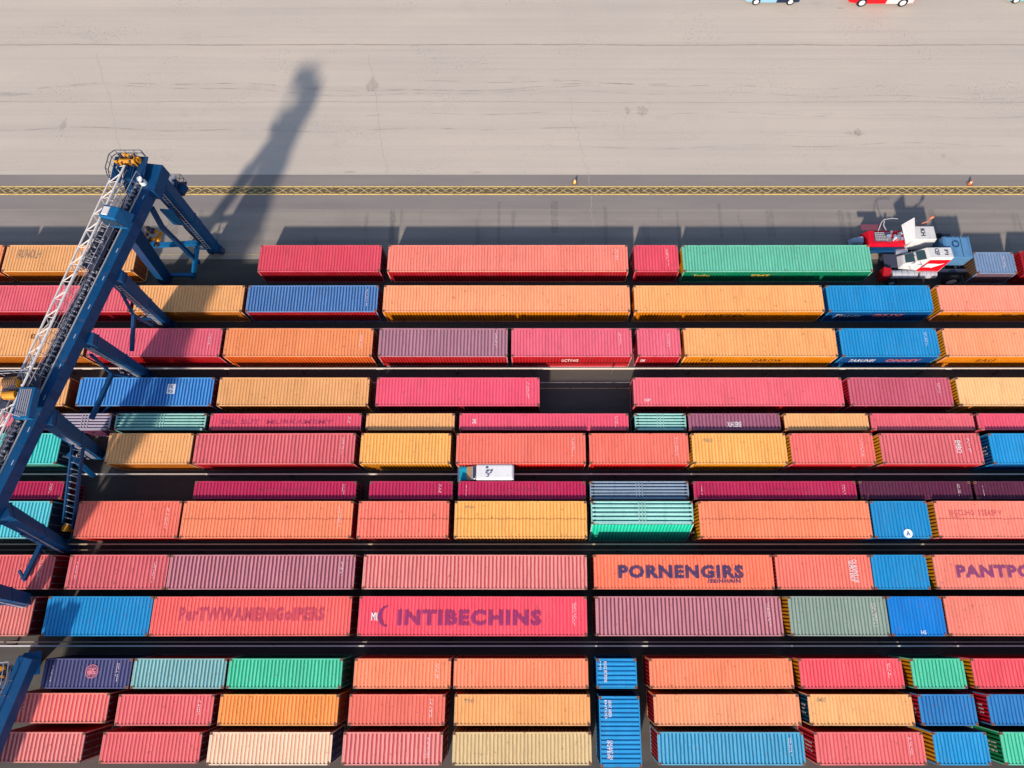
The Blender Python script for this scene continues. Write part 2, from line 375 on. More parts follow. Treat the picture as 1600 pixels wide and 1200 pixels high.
# wavy tyre marks left by turning vehicles
b = MB()
def tyre(x0, x1, y, amp, wl, ph, w0):
    n = 90; pts = [(x0+(x1-x0)*i/n, y+amp*math.sin((x0+(x1-x0)*i/n)/wl+ph)+.15*math.sin((x0+(x1-x0)*i/n)/2.3)) for i in range(n+1)]
    for (xa, ya), (xb, yb) in zip(pts, pts[1:]): b.face([(xa,ya-w0,.0125),(xb,yb-w0,.0125),(xb,yb+w0,.0125),(xa,ya+w0,.0125)])
for a in [(-45,12,43.9,.45,7,0,.07),(-42,6,43.5,.5,7.4,.3,.05),(-10,60,44.2,.35,9,2,.05),(0,66,43.0,.3,12,1,.04),(-60,5,39.3,.12,6,2,.06),(5,64,37.6,.2,9,4,.04),(-15,50,40.9,.25,11,1,.04)]: tyre(*a)
tm, t_, bs = nodes('tyre_rubber'); bs.inputs['Base Color'].default_value = (.12,.11,.10,1); bs.inputs['Roughness'].default_value = .9
nn = N(t_, 'ShaderNodeTexNoise'); nn.inputs['Scale'].default_value = .6; nn.inputs['Detail'].default_value = 6
tcc = N(t_, 'ShaderNodeTexCoord'); t_.links.new(tcc.outputs['Object'], nn.inputs['Vector'])
t_.links.new(ramp(t_, nn.outputs['Fac'], [(.4, 0), (.7, .22)]), bs.inputs['Alpha'])
tag(b.build('tyre_marks', tm), kind='structure')
# rubber streaks across the road and stains on the apron
b = MB()
for x_, w_, ya, yb in [(6.0,.16,27.2,31.6),(12.1,.10,27,31.2),(15.7,.14,28.5,31.9),(19.9,.34,28.6,31.2),(25.9,.24,27.6,31.2),(26.6,.16,27.8,31),(-30.4,.5,28.2,31.3),(-12,.2,28,31),(-3,.12,28,32),(1.7,.3,29,32.1)]:
    k = 8
    for i in range(k):
        y0_, y1_ = ya+(yb-ya)*i/k, ya+(yb-ya)*(i+1)/k
        b.face([(x_-w_,y0_,.011),(x_+w_,y0_,.011),(x_+w_,y1_,.011),(x_-w_,y1_,.011)])
def blob(cx, cy, rx_, ry_, z=.0118):
    n = 18; ps = []
    for i in range(n):
        a = 2*math.pi*i/n; q = random.uniform(.6, 1.15); ps.append((cx+rx_*q*math.cos(a), cy+ry_*q*math.sin(a), z))
    b.face(ps)
for px_, py_, rx_, ry_ in [(9.7,41.3,.6,.65),(8.3,41.3,.25,.5),(28.3,38.9,1.0,.2),(28.6,39.0,.35,.45),(-14.7,44.2,.6,.9),(-41.8,39.8,.3,.7),(35.7,36.6,.18,.3),(-5.0,34.9,.5,.15),(-16,34.95,.6,.12),(29,53,.5,.1),(-47.5,43.1,2.3,.2)]: blob(px_, py_, rx_, ry_)
sm, t_, bs = nodes('stain'); bs.inputs['Base Color'].default_value = (.10,.095,.09,1); bs.inputs['Roughness'].default_value = .95
nn = N(t_, 'ShaderNodeTexNoise'); nn.inputs['Scale'].default_value = 4.5; nn.inputs['Detail'].default_value = 8; nn.inputs['Roughness'].default_value = .7
tcc = N(t_, 'ShaderNodeTexCoord'); t_.links.new(tcc.outputs['Object'], nn.inputs['Vector'])
t_.links.new(ramp(t_, nn.outputs['Fac'], [(.38, 0), (.66, .26)]), bs.inputs['Alpha'])
tag(b.build('oil_stains', sm), kind='structure')
# yellow border lines with the scalloped pattern between them
b = MB(); z = .016
def stripe(x0, x1, y0, y1, m=0):
    n = 160
    for i in range(n):
        a = x0+(x1-x0)*i/n; c = x0+(x1-x0)*(i+1)/n; b.face([(a,y0,z),(c,y0,z),(c,y1,z),(a,y1,z)], m)
stripe(-70, 80, 33.42, 33.52); stripe(-70, 80, 32.66, 32.78)
per = 1.55; x = -70; k = 0
while x < 80:
    for ph, zz in ((0, z), (math.pi, z+.003)):
        for i in range(8):
            a = x+per*i/8; c = x+per*(i+1)/8
            ya = 33.10+.22*math.cos(2*math.pi*i/8+ph); yc = 33.10+.22*math.cos(2*math.pi*(i+1)/8+ph)
            if random.random() < .9: b.face([(a,ya-.03,zz),(c,yc-.03,zz),(c,yc+.03,zz),(a,ya+.03,zz)], 1)
    x += per
def worn(rgb, lo, hi):
    m, t, bs = nodes('worn_road_paint'); bs.inputs['Base Color'].default_value = (*rgb, 1); bs.inputs['Roughness'].default_value = .8
    n = N(t, 'ShaderNodeTexNoise'); n.inputs['Scale'].default_value = 3.5; n.inputs['Detail'].default_value = 7; n.inputs['Roughness'].default_value = .7
    tc = N(t, 'ShaderNodeTexCoord'); t.links.new(tc.outputs['Object'], n.inputs['Vector'])
    t.links.new(ramp(t, n.outputs['Fac'], [(.36, lo), (.52, hi)]), bs.inputs['Alpha']); return m
tag(b.build('road_markings', [worn((.66,.43,.12), .5, 1), worn((.60,.43,.18), .3, .95)]), kind='structure')
b = MB(); z = .012
b.face([(-70,32.8,z-.002),(80,32.8,z-.002),(80,33.4,z-.002),(-70,33.4,z-.002)])
tag(b.build('marking_base', flat((98,84,62), .9)), kind='structure')
b = MB(); z = .02
stripe(-60, 60, 15.80, 15.86); stripe(-60, 60, 15.33, 15.38, 1); stripe(-60, 60, 26.95, 27.0, 1)
tag(b.build('lane_lines', [worn((.5,.46,.38), .4, 1), worn((.42,.33,.14), .3, .9)]), kind='structure')
# low guard rails between the container rows
def rail(y, zt, r, rgb, label, n=2):
    root = empty('guard_rail', (0, y, 0)); tag(root, label, 'guard rail', 'guard rails between container rows')
    b = MB(); b.box(-62, 62, -r, r, zt-r, zt+r); b.build('rail', flat(rgb, .5), root)
    q = MB()
    q.box(-.05,.05,-.05,.05, 0, zt-r)
    post = None
    for i in range(0, 21):
        x = -60+6*i
        if post is None: post = o = q.build('post', flat((90,85,80), .6), root)
        else: o = post.copy(); S.collection.objects.link(o); o.parent = root
        o.location = (x, 0, 0)
rail(20.0, .9, .035, (130,125,120), 'thin grey rail in the shaded gap below the second container row')
rail(16.54, 1.3, .05, (235,220,200), 'pale steel rail running above the gap of bare asphalt, below the third row')
rail(8.42, 1.25, .05, (215,205,190), 'pale rail passing behind the white van, below the sixth row')
rail(3.42, 1.5, .045, (180,165,135), 'upper of two brownish rails, directly under the eighth row')
rail(3.05, 1.15, .035, (130,115,95), 'lower of two brownish rails, under the eighth row')
rail(-3.03, 1.2, .04, (150,140,130), 'upper of two rails in the wide dark gap above the tenth row')
rail(-3.26, 1.55, .045, (205,205,205), 'brighter lower rail in the wide dark gap above the tenth row')

# ---------------------------------------------------------------- containers
# key: name, roof crest, roof valley, side, end, frame  (colours as they look in full sun; valleys also hold painted rib shade)
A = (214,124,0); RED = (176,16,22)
K = {
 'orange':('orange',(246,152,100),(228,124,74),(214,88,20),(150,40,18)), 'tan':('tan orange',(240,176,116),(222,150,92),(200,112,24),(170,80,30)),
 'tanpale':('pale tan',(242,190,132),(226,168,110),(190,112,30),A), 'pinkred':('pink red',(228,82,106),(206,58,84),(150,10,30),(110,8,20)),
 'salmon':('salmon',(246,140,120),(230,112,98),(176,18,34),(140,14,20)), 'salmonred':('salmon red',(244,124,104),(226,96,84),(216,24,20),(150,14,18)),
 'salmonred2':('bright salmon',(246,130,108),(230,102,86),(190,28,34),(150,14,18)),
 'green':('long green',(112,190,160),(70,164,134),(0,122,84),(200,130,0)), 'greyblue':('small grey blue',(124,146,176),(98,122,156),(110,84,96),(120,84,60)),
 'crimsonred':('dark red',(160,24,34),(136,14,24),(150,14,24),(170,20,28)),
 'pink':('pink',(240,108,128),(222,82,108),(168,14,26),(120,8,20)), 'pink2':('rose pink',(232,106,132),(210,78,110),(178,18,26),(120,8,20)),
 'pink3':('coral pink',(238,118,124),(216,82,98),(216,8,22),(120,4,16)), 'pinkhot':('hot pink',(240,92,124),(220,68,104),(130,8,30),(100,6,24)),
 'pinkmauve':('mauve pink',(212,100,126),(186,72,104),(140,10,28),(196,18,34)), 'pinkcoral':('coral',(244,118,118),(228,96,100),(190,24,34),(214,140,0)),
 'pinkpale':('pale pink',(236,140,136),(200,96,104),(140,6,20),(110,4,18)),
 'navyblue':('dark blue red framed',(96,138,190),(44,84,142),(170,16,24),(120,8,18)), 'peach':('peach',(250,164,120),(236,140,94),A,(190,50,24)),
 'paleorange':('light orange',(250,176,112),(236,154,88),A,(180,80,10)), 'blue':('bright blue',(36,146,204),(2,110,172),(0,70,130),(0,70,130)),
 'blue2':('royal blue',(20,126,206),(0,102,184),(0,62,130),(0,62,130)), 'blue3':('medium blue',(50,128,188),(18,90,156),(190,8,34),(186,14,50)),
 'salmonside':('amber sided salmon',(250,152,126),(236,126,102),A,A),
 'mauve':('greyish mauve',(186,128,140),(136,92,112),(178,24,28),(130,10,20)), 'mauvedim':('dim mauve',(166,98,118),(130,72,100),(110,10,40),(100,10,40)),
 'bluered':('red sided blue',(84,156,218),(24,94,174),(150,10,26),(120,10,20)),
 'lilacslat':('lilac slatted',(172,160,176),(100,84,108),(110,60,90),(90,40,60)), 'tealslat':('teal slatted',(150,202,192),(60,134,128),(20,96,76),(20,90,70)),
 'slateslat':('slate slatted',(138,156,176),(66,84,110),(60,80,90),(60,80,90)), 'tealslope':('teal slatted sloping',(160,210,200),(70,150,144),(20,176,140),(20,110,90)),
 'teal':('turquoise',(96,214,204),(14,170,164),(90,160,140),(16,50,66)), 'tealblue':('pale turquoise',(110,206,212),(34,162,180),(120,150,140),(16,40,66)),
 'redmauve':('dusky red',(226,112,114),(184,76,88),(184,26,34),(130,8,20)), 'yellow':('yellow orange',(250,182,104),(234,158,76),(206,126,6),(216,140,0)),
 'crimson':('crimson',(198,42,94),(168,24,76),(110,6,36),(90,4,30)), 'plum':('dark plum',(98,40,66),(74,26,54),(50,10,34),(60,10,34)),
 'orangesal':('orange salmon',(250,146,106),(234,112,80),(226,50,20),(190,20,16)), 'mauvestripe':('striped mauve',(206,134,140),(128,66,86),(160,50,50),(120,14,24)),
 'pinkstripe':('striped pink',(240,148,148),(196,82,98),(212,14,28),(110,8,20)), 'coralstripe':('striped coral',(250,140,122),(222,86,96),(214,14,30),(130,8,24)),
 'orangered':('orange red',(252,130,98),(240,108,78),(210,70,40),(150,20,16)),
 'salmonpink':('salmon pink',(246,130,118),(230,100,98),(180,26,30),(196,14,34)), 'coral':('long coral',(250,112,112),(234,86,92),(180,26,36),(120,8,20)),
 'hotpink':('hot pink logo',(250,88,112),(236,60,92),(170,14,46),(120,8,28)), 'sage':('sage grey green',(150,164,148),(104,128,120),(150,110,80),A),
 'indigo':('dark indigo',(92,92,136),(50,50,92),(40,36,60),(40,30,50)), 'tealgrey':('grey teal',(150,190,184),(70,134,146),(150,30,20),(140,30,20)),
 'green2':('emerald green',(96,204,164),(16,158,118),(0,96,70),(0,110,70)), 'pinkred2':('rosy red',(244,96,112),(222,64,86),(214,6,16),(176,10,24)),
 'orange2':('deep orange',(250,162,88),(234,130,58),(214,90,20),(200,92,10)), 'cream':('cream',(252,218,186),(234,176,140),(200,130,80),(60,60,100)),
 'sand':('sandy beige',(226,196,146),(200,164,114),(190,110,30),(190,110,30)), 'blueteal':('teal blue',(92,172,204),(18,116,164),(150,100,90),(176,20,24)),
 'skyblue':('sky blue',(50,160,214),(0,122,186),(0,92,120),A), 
}
ENDS = {'amber':(226,146,0),'navy':(16,50,76),'red':(190,14,40),'blue':(0,76,130),'tealdk':(0,80,110),'green':(0,124,70),'dkgrey':(90,50,60)}
TXT = {'smudge':((150,130,110),.8),'yel':((240,190,60),1),'black':((34,16,12),.9),'white':((240,235,235),.95),'white90':((240,225,225),.95),'redor':((246,110,60),1),
 'dimpink':((170,50,95),.7),'dimred':((170,50,80),.6),'navytxt':((44,44,92),.85),'purple':((130,56,110),.8),'plumtxt':((176,50,92),.5),'plumtxt2':((136,30,100),.72)}
ORD = ['top','second','third','fourth','fifth','sixth','seventh','eighth','ninth','tenth','eleventh','twelfth','bottom']

def corr(b, L, V, pitch, depth, place, segs=1, jit=0):
    """trapezoid corrugation along u (length L) spanning v (length V); place(u, v, d) -> point"""
    n = max(3, round(L/pitch)); p = L/n
    st = [(0, 1), (.42, 1), (.54, 0), (.88, 0)]
    js = [[(random.uniform(-jit, jit)) for _ in range(segs+1)] for _ in range(n+1)]
    us = []
    for i in range(n):
        for s, c in st: us.append((i, -L/2+(i+s)*p, c))
    us.append((n, L/2, 1))
    k = len(b.v)
    for i, u, c in us:
        for j in range(segs+1):
            jj = 0 if (u == -L/2 or i == n) else js[i][j]
            b.v.append(tuple(place(u+jj, -V/2+V*j/segs, depth*(c-1))))
    w_ = segs+1
    for q in range(len(us)-1):
        c0, c1 = us[q][2], us[q+1][2]
        for j in range(segs):
            a = k+q*w_+j
            b.f.append((a, a+w_, a+w_+1, a+1)); b.m.append(0 if c0+c1 >= 1.5 or (c0+c1 == 1 and c0 == 0) else 1)  # valley and one flank get the darker paint, as painted rib shade
def text_mesh(s, x0, x1, y0, y1, z, mat, parent, bold=.02, rot=0, name='lettering'):
    cu = bpy.data.curves.new('lettering', 'FONT'); cu.body = s; cu.offset = bold; cu.resolution_u = 2; cu.space_character = 1+bold*2.5
    tmp = bpy.data.objects.new('tmp', cu); S.collection.objects.link(tmp)
    bpy.context.view_layer.update()
    me = bpy.data.meshes.new_from_object(tmp.evaluated_get(bpy.context.evaluated_depsgraph_get()))
    bpy.data.objects.remove(tmp); bpy.data.curves.remove(cu)
    xs = [v.co.x for v in me.vertices]; ys = [v.co.y for v in me.vertices]
    if not xs: return
    ax, bx, ay, by = min(xs), max(xs), min(ys), max(ys)
    for v in me.vertices:
        u = (v.co.x-ax)/(bx-ax); q = (v.co.y-ay)/(by-ay)
        if rot: v.co = Vector((x0+(x1-x0)*q, y1-(y1-y0)*u, z))
        else: v.co = Vector((x0+(x1-x0)*u, y0+(y1-y0)*q, z))
    me.materials.clear(); me.materials.append(mat)
    o = bpy.data.objects.new(name, me); S.collection.objects.link(o); o.parent = parent
    return o
def marks(parent, x, y0, y1, z, cols, mat, wid=.05, face=None):
    """columns of tiny code characters"""
    b = MB()
    for c in range(cols):
        y = y1-random.uniform(0, .15)*(y1-y0); ye = y0+random.uniform(0, .4)*(y1-y0); xx = x+c*wid*2.4
        while y > ye:
            l = random.uniform(.05, .12)
            q = wid*random.uniform(.6, 1.1)
            pts = [(xx,y-l,z),(xx+q,y-l,z),(xx+q,y,z),(xx,y,z)]
            if face: pts = [face(*p_) for p_ in pts]
            b.face(pts)
            if random.random() < .5:
                pts = [(xx-q*.35,y-l*.5,z+.001),(xx+q*.2,y-l*.5,z+.001),(xx+q*.2,y-l*.3,z+.001),(xx-q*.35,y-l*.3,z+.001)]
                if face: pts = [face(*p_) for p_ in pts]
                b.face(pts)
            y -= l+random.choice((.03, .03, .12))
    b.build('code_marking', mat, parent)
RUST = paint((140,96,78), .7, .9)
DARK = flat((20,18,18), .8)
STEEL = flat((110,104,104), .45)
CAST = {}
def casting_mesh():
    if 'm' in CAST: return CAST['m']
    b = MB(); b.box(-.088,.088,-.078,.078,0,.11,0)
    b.box(-.045,.045,-.022,.022,.1105,.1125,1)
    b.box(-.0925,-.0905,-.03,.03,.03,.08,1); b.box(.0905,.0925,-.03,.03,.03,.08,1)
    b.box(-.04,.04,-.0825,-.0805,.03,.08,1); b.box(-.04,.04,.0805,.0825,.03,.08,1)
    o = b.build('corner_casting', [RUST, DARK]); me = o.data; bpy.data.objects.remove(o); CAST['m'] = me; return me
def rod_mesh(H):
    k = ('rod', round(H, 2))
    if k in CAST: return CAST[k]
    b = MB(); b.tube((0,0,.1), (0,0,H-.14), .022, 6); b.box(-.01,.03,-.16,.02,H*.36,H*.36+.05)
    for zz in (.18, H*.5, H-.28): b.box(-.012,.03,-.05,.05,zz,zz+.06)
    o = b.build('lock_rod', STEEL); me = o.data; bpy.data.objects.remove(o); CAST[k] = me; return me
def container(x0, x1, y0, y1, H, key, o, label, rowi):
    name, crest, valley, side, end = K[key]
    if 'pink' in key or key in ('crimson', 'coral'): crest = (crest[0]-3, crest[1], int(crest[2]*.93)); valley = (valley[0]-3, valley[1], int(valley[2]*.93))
    if o.get('end'): west = ENDS[o['end']]
    else: west = end
    slat = key.endswith('slat') or key == 'tealslope'
    L, W = x1-x0, y1-y0; x, y = L/2, W/2
    root = empty('slatted_container' if slat else 'shipping_container', ((x0+x1)/2, (y0+y1)/2, 0))
    root.rotation_euler.z = 0 if o.get('ns') else random.uniform(-.0022, .0022)
    tag(root, label, 'shipping container', 'shipping containers in long rows')
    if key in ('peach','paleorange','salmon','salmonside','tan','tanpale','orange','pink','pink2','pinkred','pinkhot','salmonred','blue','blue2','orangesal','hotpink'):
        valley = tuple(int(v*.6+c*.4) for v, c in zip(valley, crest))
    mc, mv = paint(crest), paint(valley)  # lighter crest, darker valley: worn rib tops plus shade put into the colour
    ms, ms2 = paint(side, .5), paint(tuple(int(c*.82) for c in side), .5)  # darker copy of the wall paint, rib shade put into the colour
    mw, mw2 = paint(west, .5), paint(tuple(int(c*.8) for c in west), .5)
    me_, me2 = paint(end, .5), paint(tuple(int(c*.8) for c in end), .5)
    mf = paint(tuple(int(min(250, c*.96+6)) for c in crest), .5, .9)
    slope = .95 if key == 'tealslope' else 0
    # frame: posts and rails
    b = MB(); r = .07
    for sx in (-1, 1):
        for sy in (-1, 1):
            cx, cy = sx*(x-r/2), sy*(y-r/2)
            if slope and sy < 0: b.beam((cx, cy, .02), (cx, cy+slope, H-.02), r)
            else: b.box(cx-r/2, cx+r/2, cy-r/2, cy+r/2, .02, H-.02)
    for zz, hh in ((.01, .12), (H-.1, .098)):
        top = zz > 1
        for sy in (-1, 1):
            cy = sy*(y-r/2)+(slope if (slope and sy < 0 and top) else 0); b.box(-x+r, x-r, cy-r/2, cy+r/2, zz, zz+hh)
        for sx in (-1, 1):
            cx = sx*(x-r/2); ya = -y+r+(slope if top else 0); b.box(cx-r/2, cx+r/2, ya, y-r, zz, zz+hh)
    b.build('frame', mf, root)
    # roof
    rx, ry0, ry1 = x-r-.002, -y+r+.002+slope, y-r-.002; cy = (ry0+ry1)/2; V = ry1-ry0
    b = MB()
    if slat or o.get('ns'):
        pitch = V/5 if slat else .26
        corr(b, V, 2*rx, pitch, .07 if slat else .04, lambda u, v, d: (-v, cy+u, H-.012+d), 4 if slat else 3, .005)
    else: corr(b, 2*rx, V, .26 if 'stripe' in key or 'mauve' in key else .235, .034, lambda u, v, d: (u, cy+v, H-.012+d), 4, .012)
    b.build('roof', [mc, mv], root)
    if slat:
        for i in range(3 if L > 3 else 2):
            xx = (i-1)*.22 if L > 3 else (i-.5)*.2
            q = MB(); q.box(xx-.03, xx+.03, ry0+.05, ry1-.05, H-.008, H+.012); q.build('roof_strap', mf, root)
        for i in range(5):
            yy = ry0+V*(i+.5)/5
            for sx in (-1, 1): q = MB(); q.box(sx*(rx-.16)-.05, sx*(rx-.16)+.05, yy-.035, yy+.035, H-.008, H+.014); q.build('lashing_point', DARK, root)
    if o.get('seam'):
        q = MB(); n = 30
        for i in range(n):
            a = -rx+2*rx*i/n; c = -rx+2*rx*(i+1)/n; q.box(a, c, .02+.02*math.sin(i*1.7), .045+.02*math.sin(i*1.7), H-.011, H-.003)
        q.build('roof_seam', paint(tuple(int(c_*.7) for c_ in valley)), root)
    Hs = H-.12-.1; zc = .13+Hs/2
    for sy, nm in ((-1, 's'), (1, 'n')):
        b = MB()
        if slope and sy < 0:
            corr(b, 2*rx, 1, .235, .04, lambda u, v, d: (u, -y+.02+slope*(v+.5)*.96-d*-.6, .13+Hs*(v+.5)+d*.5), 1)
            mm = [paint((40,196,160), .5), paint((0,158,124), .5)]
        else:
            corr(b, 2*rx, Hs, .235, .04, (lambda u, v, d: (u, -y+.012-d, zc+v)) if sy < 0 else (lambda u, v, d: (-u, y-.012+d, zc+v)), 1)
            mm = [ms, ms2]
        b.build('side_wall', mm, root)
    b = MB(); V2 = 2*(y-r)
    if not slope: corr(b, V2-.004, Hs, .235, .035, lambda u, v, d: (-x+.014-d, -u, zc+v), 1)
    else: b.face([(-x+.02,y-r,.13),(-x+.02,-y+r,.13),(-x+.02,-y+r+slope,H-.11),(-x+.02,y-r,H-.11)])
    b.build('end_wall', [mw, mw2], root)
    # two doors on the east end
    for sy in (-1, 1):
        ya, yb = (-y+r+.01, -.008) if sy < 0 else (.008, y-r-.01)
        b = MB()
        if slope and sy < 0: b.hexa([(x-.06,ya+.3,.13),(x-.015,ya+.3,.13),(x-.015,yb,.13),(x-.06,yb,.13),(x-.06,ya+slope-.1,H-.11),(x-.015,ya+slope-.1,H-.11),(x-.015,yb,H-.11),(x-.06,yb,H-.11)])
        else:
            b.box(x-.06, x-.03, ya, yb, .13, H-.11)
            for i in range(3): zz = .2+(H-.4)*(i+.15)/3; b.box(x-.03, x-.012, ya+.08, yb-.08, zz, zz+(H-.4)/3*.7)
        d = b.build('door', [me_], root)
        for f in (.3, .75):
            rd = bpy.data.objects.new('lock_rod', rod_mesh(H)); S.collection.objects.link(rd); rd.parent = d
            rd.location = (x+.006, ya+(yb-ya)*f, 0)
    b = MB(); b.box(-x+r+.01, x-r-.01, -y+r+.01, y-r-.01, .03, .1); b.build('floor', DARK, root)
    cmx = casting_mesh()
    for zz in (0, H-.107):
        for sx in (-1, 1):
            for sy in (-1, 1):
                c = bpy.data.objects.new('corner_casting', cmx); S.collection.objects.link(c); c.parent = root
                c.location = (sx*(x-.087), sy*(y-.077)+(slope if slope and sy < 0 and zz else 0), zz)
    # writing
    zt = H+.006
    for s, a, c, d, e, col in [(q[0], q[1], q[2], q[3], q[4], q[5]) for q in o.get('t', [])]:
        rot = abs(e-c) > 1.3*abs(d-a) and len(s) > 2
        text_mesh(s, a, d, c, e, zt, lettering_mat(*TXT[col]), root, .055 if col in ('navytxt','purple','plumtxt','plumtxt2') else .012, rot)
    for s, fa, fb, col in o.get('st', []):
        t_ = text_mesh(s, -x+fa*L, -x+fb*L, H*.5, H*.74, 0, lettering_mat(TXT[col][0], .6), root, .03)
        for v in t_.data.vertices: v.co = Vector((v.co.x, -y+.004-.0, v.co.y))
        for v in t_.data.vertices: v.co.y = -y-.004
    m = o.get('m', '')
    wm = lettering_mat((250,222,224), .8) if 'd' not in m else lettering_mat((200,120,80), .8)
    n = 3 if '3' in m else 2
    if 'r' in m: marks(root, x-.95, -y*.55, y*.75, zt, n, wm, .042)
    if 'l' in m: marks(root, -x+.55, -y*.75, y*.6, zt, 1, wm, .035)
    if o.get('et'):
        marks(root, -.25, -H*.35, H*.35, 0, 3, lettering_mat((235,215,215), .9), .1, face=lambda a, b_, c: (-x-.004-c, -a, H/2+b_))
    bd = o.get('b')
    if bd:
        X0, Y0, X1, Y1 = o['bp']; cx, cyy = (X0+X1)/2, (Y0+Y1)/2; rr = (X1-X0)/2
        if bd == 'sticker':
            b = MB(); b.box(X0, X1, Y0, Y1, H-.008, zt); b.build('sticker', flat((238,236,240)), root)
            text_mesh('FK', X0+.1, X1-.1, cyy, Y1-.06, zt+.004, flat((90,110,150)), root); text_mesh('RB', X0+.1, X1-.12, Y0+.06, cyy-.06, zt+.004, flat((90,110,150)), root)
        elif bd == 'disc':
            b = MB(); b.tube((cx,cyy,H-.008), (cx,cyy,zt), rr, 20); b.build('sticker', flat((230,235,240)), root)
            text_mesh('A', cx-rr*.45, cx+rr*.45, cyy-rr*.5, cyy+rr*.5, zt+.004, flat((30,60,130)), root)
        elif bd == 'globe':
            b = MB(); n = 28
            def ring(ro, ri, sx=1):
                for i in range(n):
                    a, c = 2*math.pi*i/n, 2*math.pi*(i+1)/n
                    b.face([(cx+sx*ri*math.cos(a),cyy+ri*math.sin(a),zt),(cx+sx*ro*math.cos(a),cyy+ro*math.sin(a),zt),(cx+sx*ro*math.cos(c),cyy+ro*math.sin(c),zt),(cx+sx*ri*math.cos(c),cyy+ri*math.sin(c),zt)])
            ring(rr, rr*.88); ring(rr*.75, rr*.68); ring(rr*.75, rr*.66, .45)
            for yy in (-.35, 0, .35): b.face([(cx-rr*.66,cyy+yy*rr-.03,zt+.001),(cx+rr*.66,cyy+yy*rr-.03,zt+.001),(cx+rr*.66,cyy+yy*rr+.03,zt+.001),(cx-rr*.66,cyy+yy*rr+.03,zt+.001)])
            for i in range(14):
                a = random.uniform(0, 6.28); q = random.uniform(.1, .6)*rr; b.box(cx+q*math.cos(a)-.06, cx+q*math.cos(a)+.07, cyy+q*math.sin(a)-.04, cyy+q*math.sin(a)+.05, zt, zt+.002+i*.0004)
            b.build('emblem', flat((206,120,136)), root)
        elif bd == 'crescent':
            b = MB(); n = 16; h = (Y1-Y0)/2
            for i in range(n):
                q = []
                for j in (i, i+1):
                    a = math.pi*.5+math.pi*j/n; th = .26*math.sin(math.pi*j/n)+.02
                    q.append(((X1+(X1-X0)*.0+(X1-X0)*1.0*math.cos(a)), cyy+h*math.sin(a), th))
                (xa, ya, ta), (xb, yb, tb) = q
                b.face([(xa,ya,zt),(xa+ta,ya*1.0+(cyy-ya)*.12,zt),(xb+tb,yb+(cyy-yb)*.12,zt),(xb,yb,zt)])
            b.build('emblem', lettering_mat((130,30,100), .9), root)
    return root
LONG = {}
for ri, (H, row) in enumerate(ROWS):
    for ci, (x0, x1, y0, y1, key, o) in enumerate(row):
        nm = K[key][0]
        l = K[row[ci-1][4]][0] if ci else None; r_ = K[row[ci+1][4]][0] if ci+1 < len(row) else None
        if l and r_: pos = f'between the {l} and {r_} ones' if l != r_ else f'between two {l} ones'
        elif r_: pos = f'at the left edge, beside the {r_} one'
        else: pos = f'at the right edge, beside the {l} one'
        if ri == 0 and ci == 5: pos = 'running up to the parked trucks'
        if ri == 0 and ci == 6: pos = 'right behind the parked trucks'
        label = f'{nm} container, {ORD[ri]} row, {pos}'
        if ri == 6 and ci == 1: label = 'long crimson container, seventh row, just right of the empty dark gap'
        if ri == 6 and ci == 2: label = 'short crimson container, seventh row, between two longer crimson ones'
        if (H, key) and label in LONG: label = label.replace(' container', ' cargo container'); print('DUP', label)
        LONG[label] = 1
        if len(label.split()) > 16: print('LONG', label)
        container(x0, x1, y0, y1, H, key, o, label, ri)

# ---------------------------------------------------------------- gantry crane
BL = paint((0,66,112), .5, .55); BL2 = paint((0,56,98), .5, .5); BLT = paint((8,92,142), .5, .5); WHT = paint((218,208,204), .5, .4)
DK = flat((150,148,160), .6); DK2 = flat((60,62,80), .6); YEL = paint((214,142,30), .55, 1.1); GAL = flat((170,166,170), .5)
GN = Vector((-25.3, 25.53, 12)); GD = (Vector((-29.89, 7.52, 12))-GN); GL = GD.length; GD.normalize(); GX = GD.cross(Vector((0,0,1))).normalized()  # GX points west
def gp(t, off=0, z=12): p = GN+GD*t+GX*off; return (p.x, p.y, z)
GEND = 28.5
crane = empty('gantry_crane', (0, 0, 0))
tag(crane, 'tall navy blue gantry crane with white lattice boom straddling the container rows at left', 'crane')
crane.location = (-30, 12, 0)
class CB(MB):
    def build(s, name, mats, parent=None, **k):
        s.v = [(a+30, b-12, c) for a, b, c in s.v]
        return MB.build(s, name, mats, parent or crane, **k)
b = CB(); b.beam(gp(-1.2, 0, 11.55), gp(GEND, 0, 11.55), .56, .86)
for i in range(15):
    t = i*2.0; b.beam(gp(t, 0, 11.96), gp(t+.05, 0, 11.96), .6, .05)
# stiffeners and splice plates on the shaded web
for i in range(28):
    t = .5+i; b.beam(gp(t, -.285, 11.16), gp(t, -.285, 11.94), .03, .02, up=(1,0,0), m=1)
for i in range(7):
    t = 2.3+i*4; b.beam(gp(t, -.285, 11.55), gp(t+.5, -.285, 11.55), .02, .7, m=1)
b.build('girder', [BL, BL2])
b = CB()
for i in range(14):
    t = .7+i*2; b.beam(gp(t, -.1, 11.96), gp(t+.3, -.1, 11.96), .05, .05)
b.beam(gp(0, .28, 12.0), gp(GEND, .28, 12.0), .07, .09)
b.build('trolley_rail', GAL)
WO = .85
b = CB(); b.beam(gp(-.4, WO-.08, 11.8), gp(GEND, WO-.08, 11.8), .75, .05)
n = 150
for i in range(n):
    t = i*GEND/n; b.beam(gp(t, WO-.08, 11.84), gp(t+.04, WO-.08, 11.84), .72, .03)
for i in range(260):
    t = random.uniform(0, GEND); o_ = WO+random.uniform(-.42, .28); b.beam(gp(t, o_, 11.9), gp(t+random.uniform(.04,.3), o_+random.uniform(-.04,.04), 11.9+random.uniform(0,.12)), .045, .05, m=1)
b.build('walkway', [DK2, GAL])
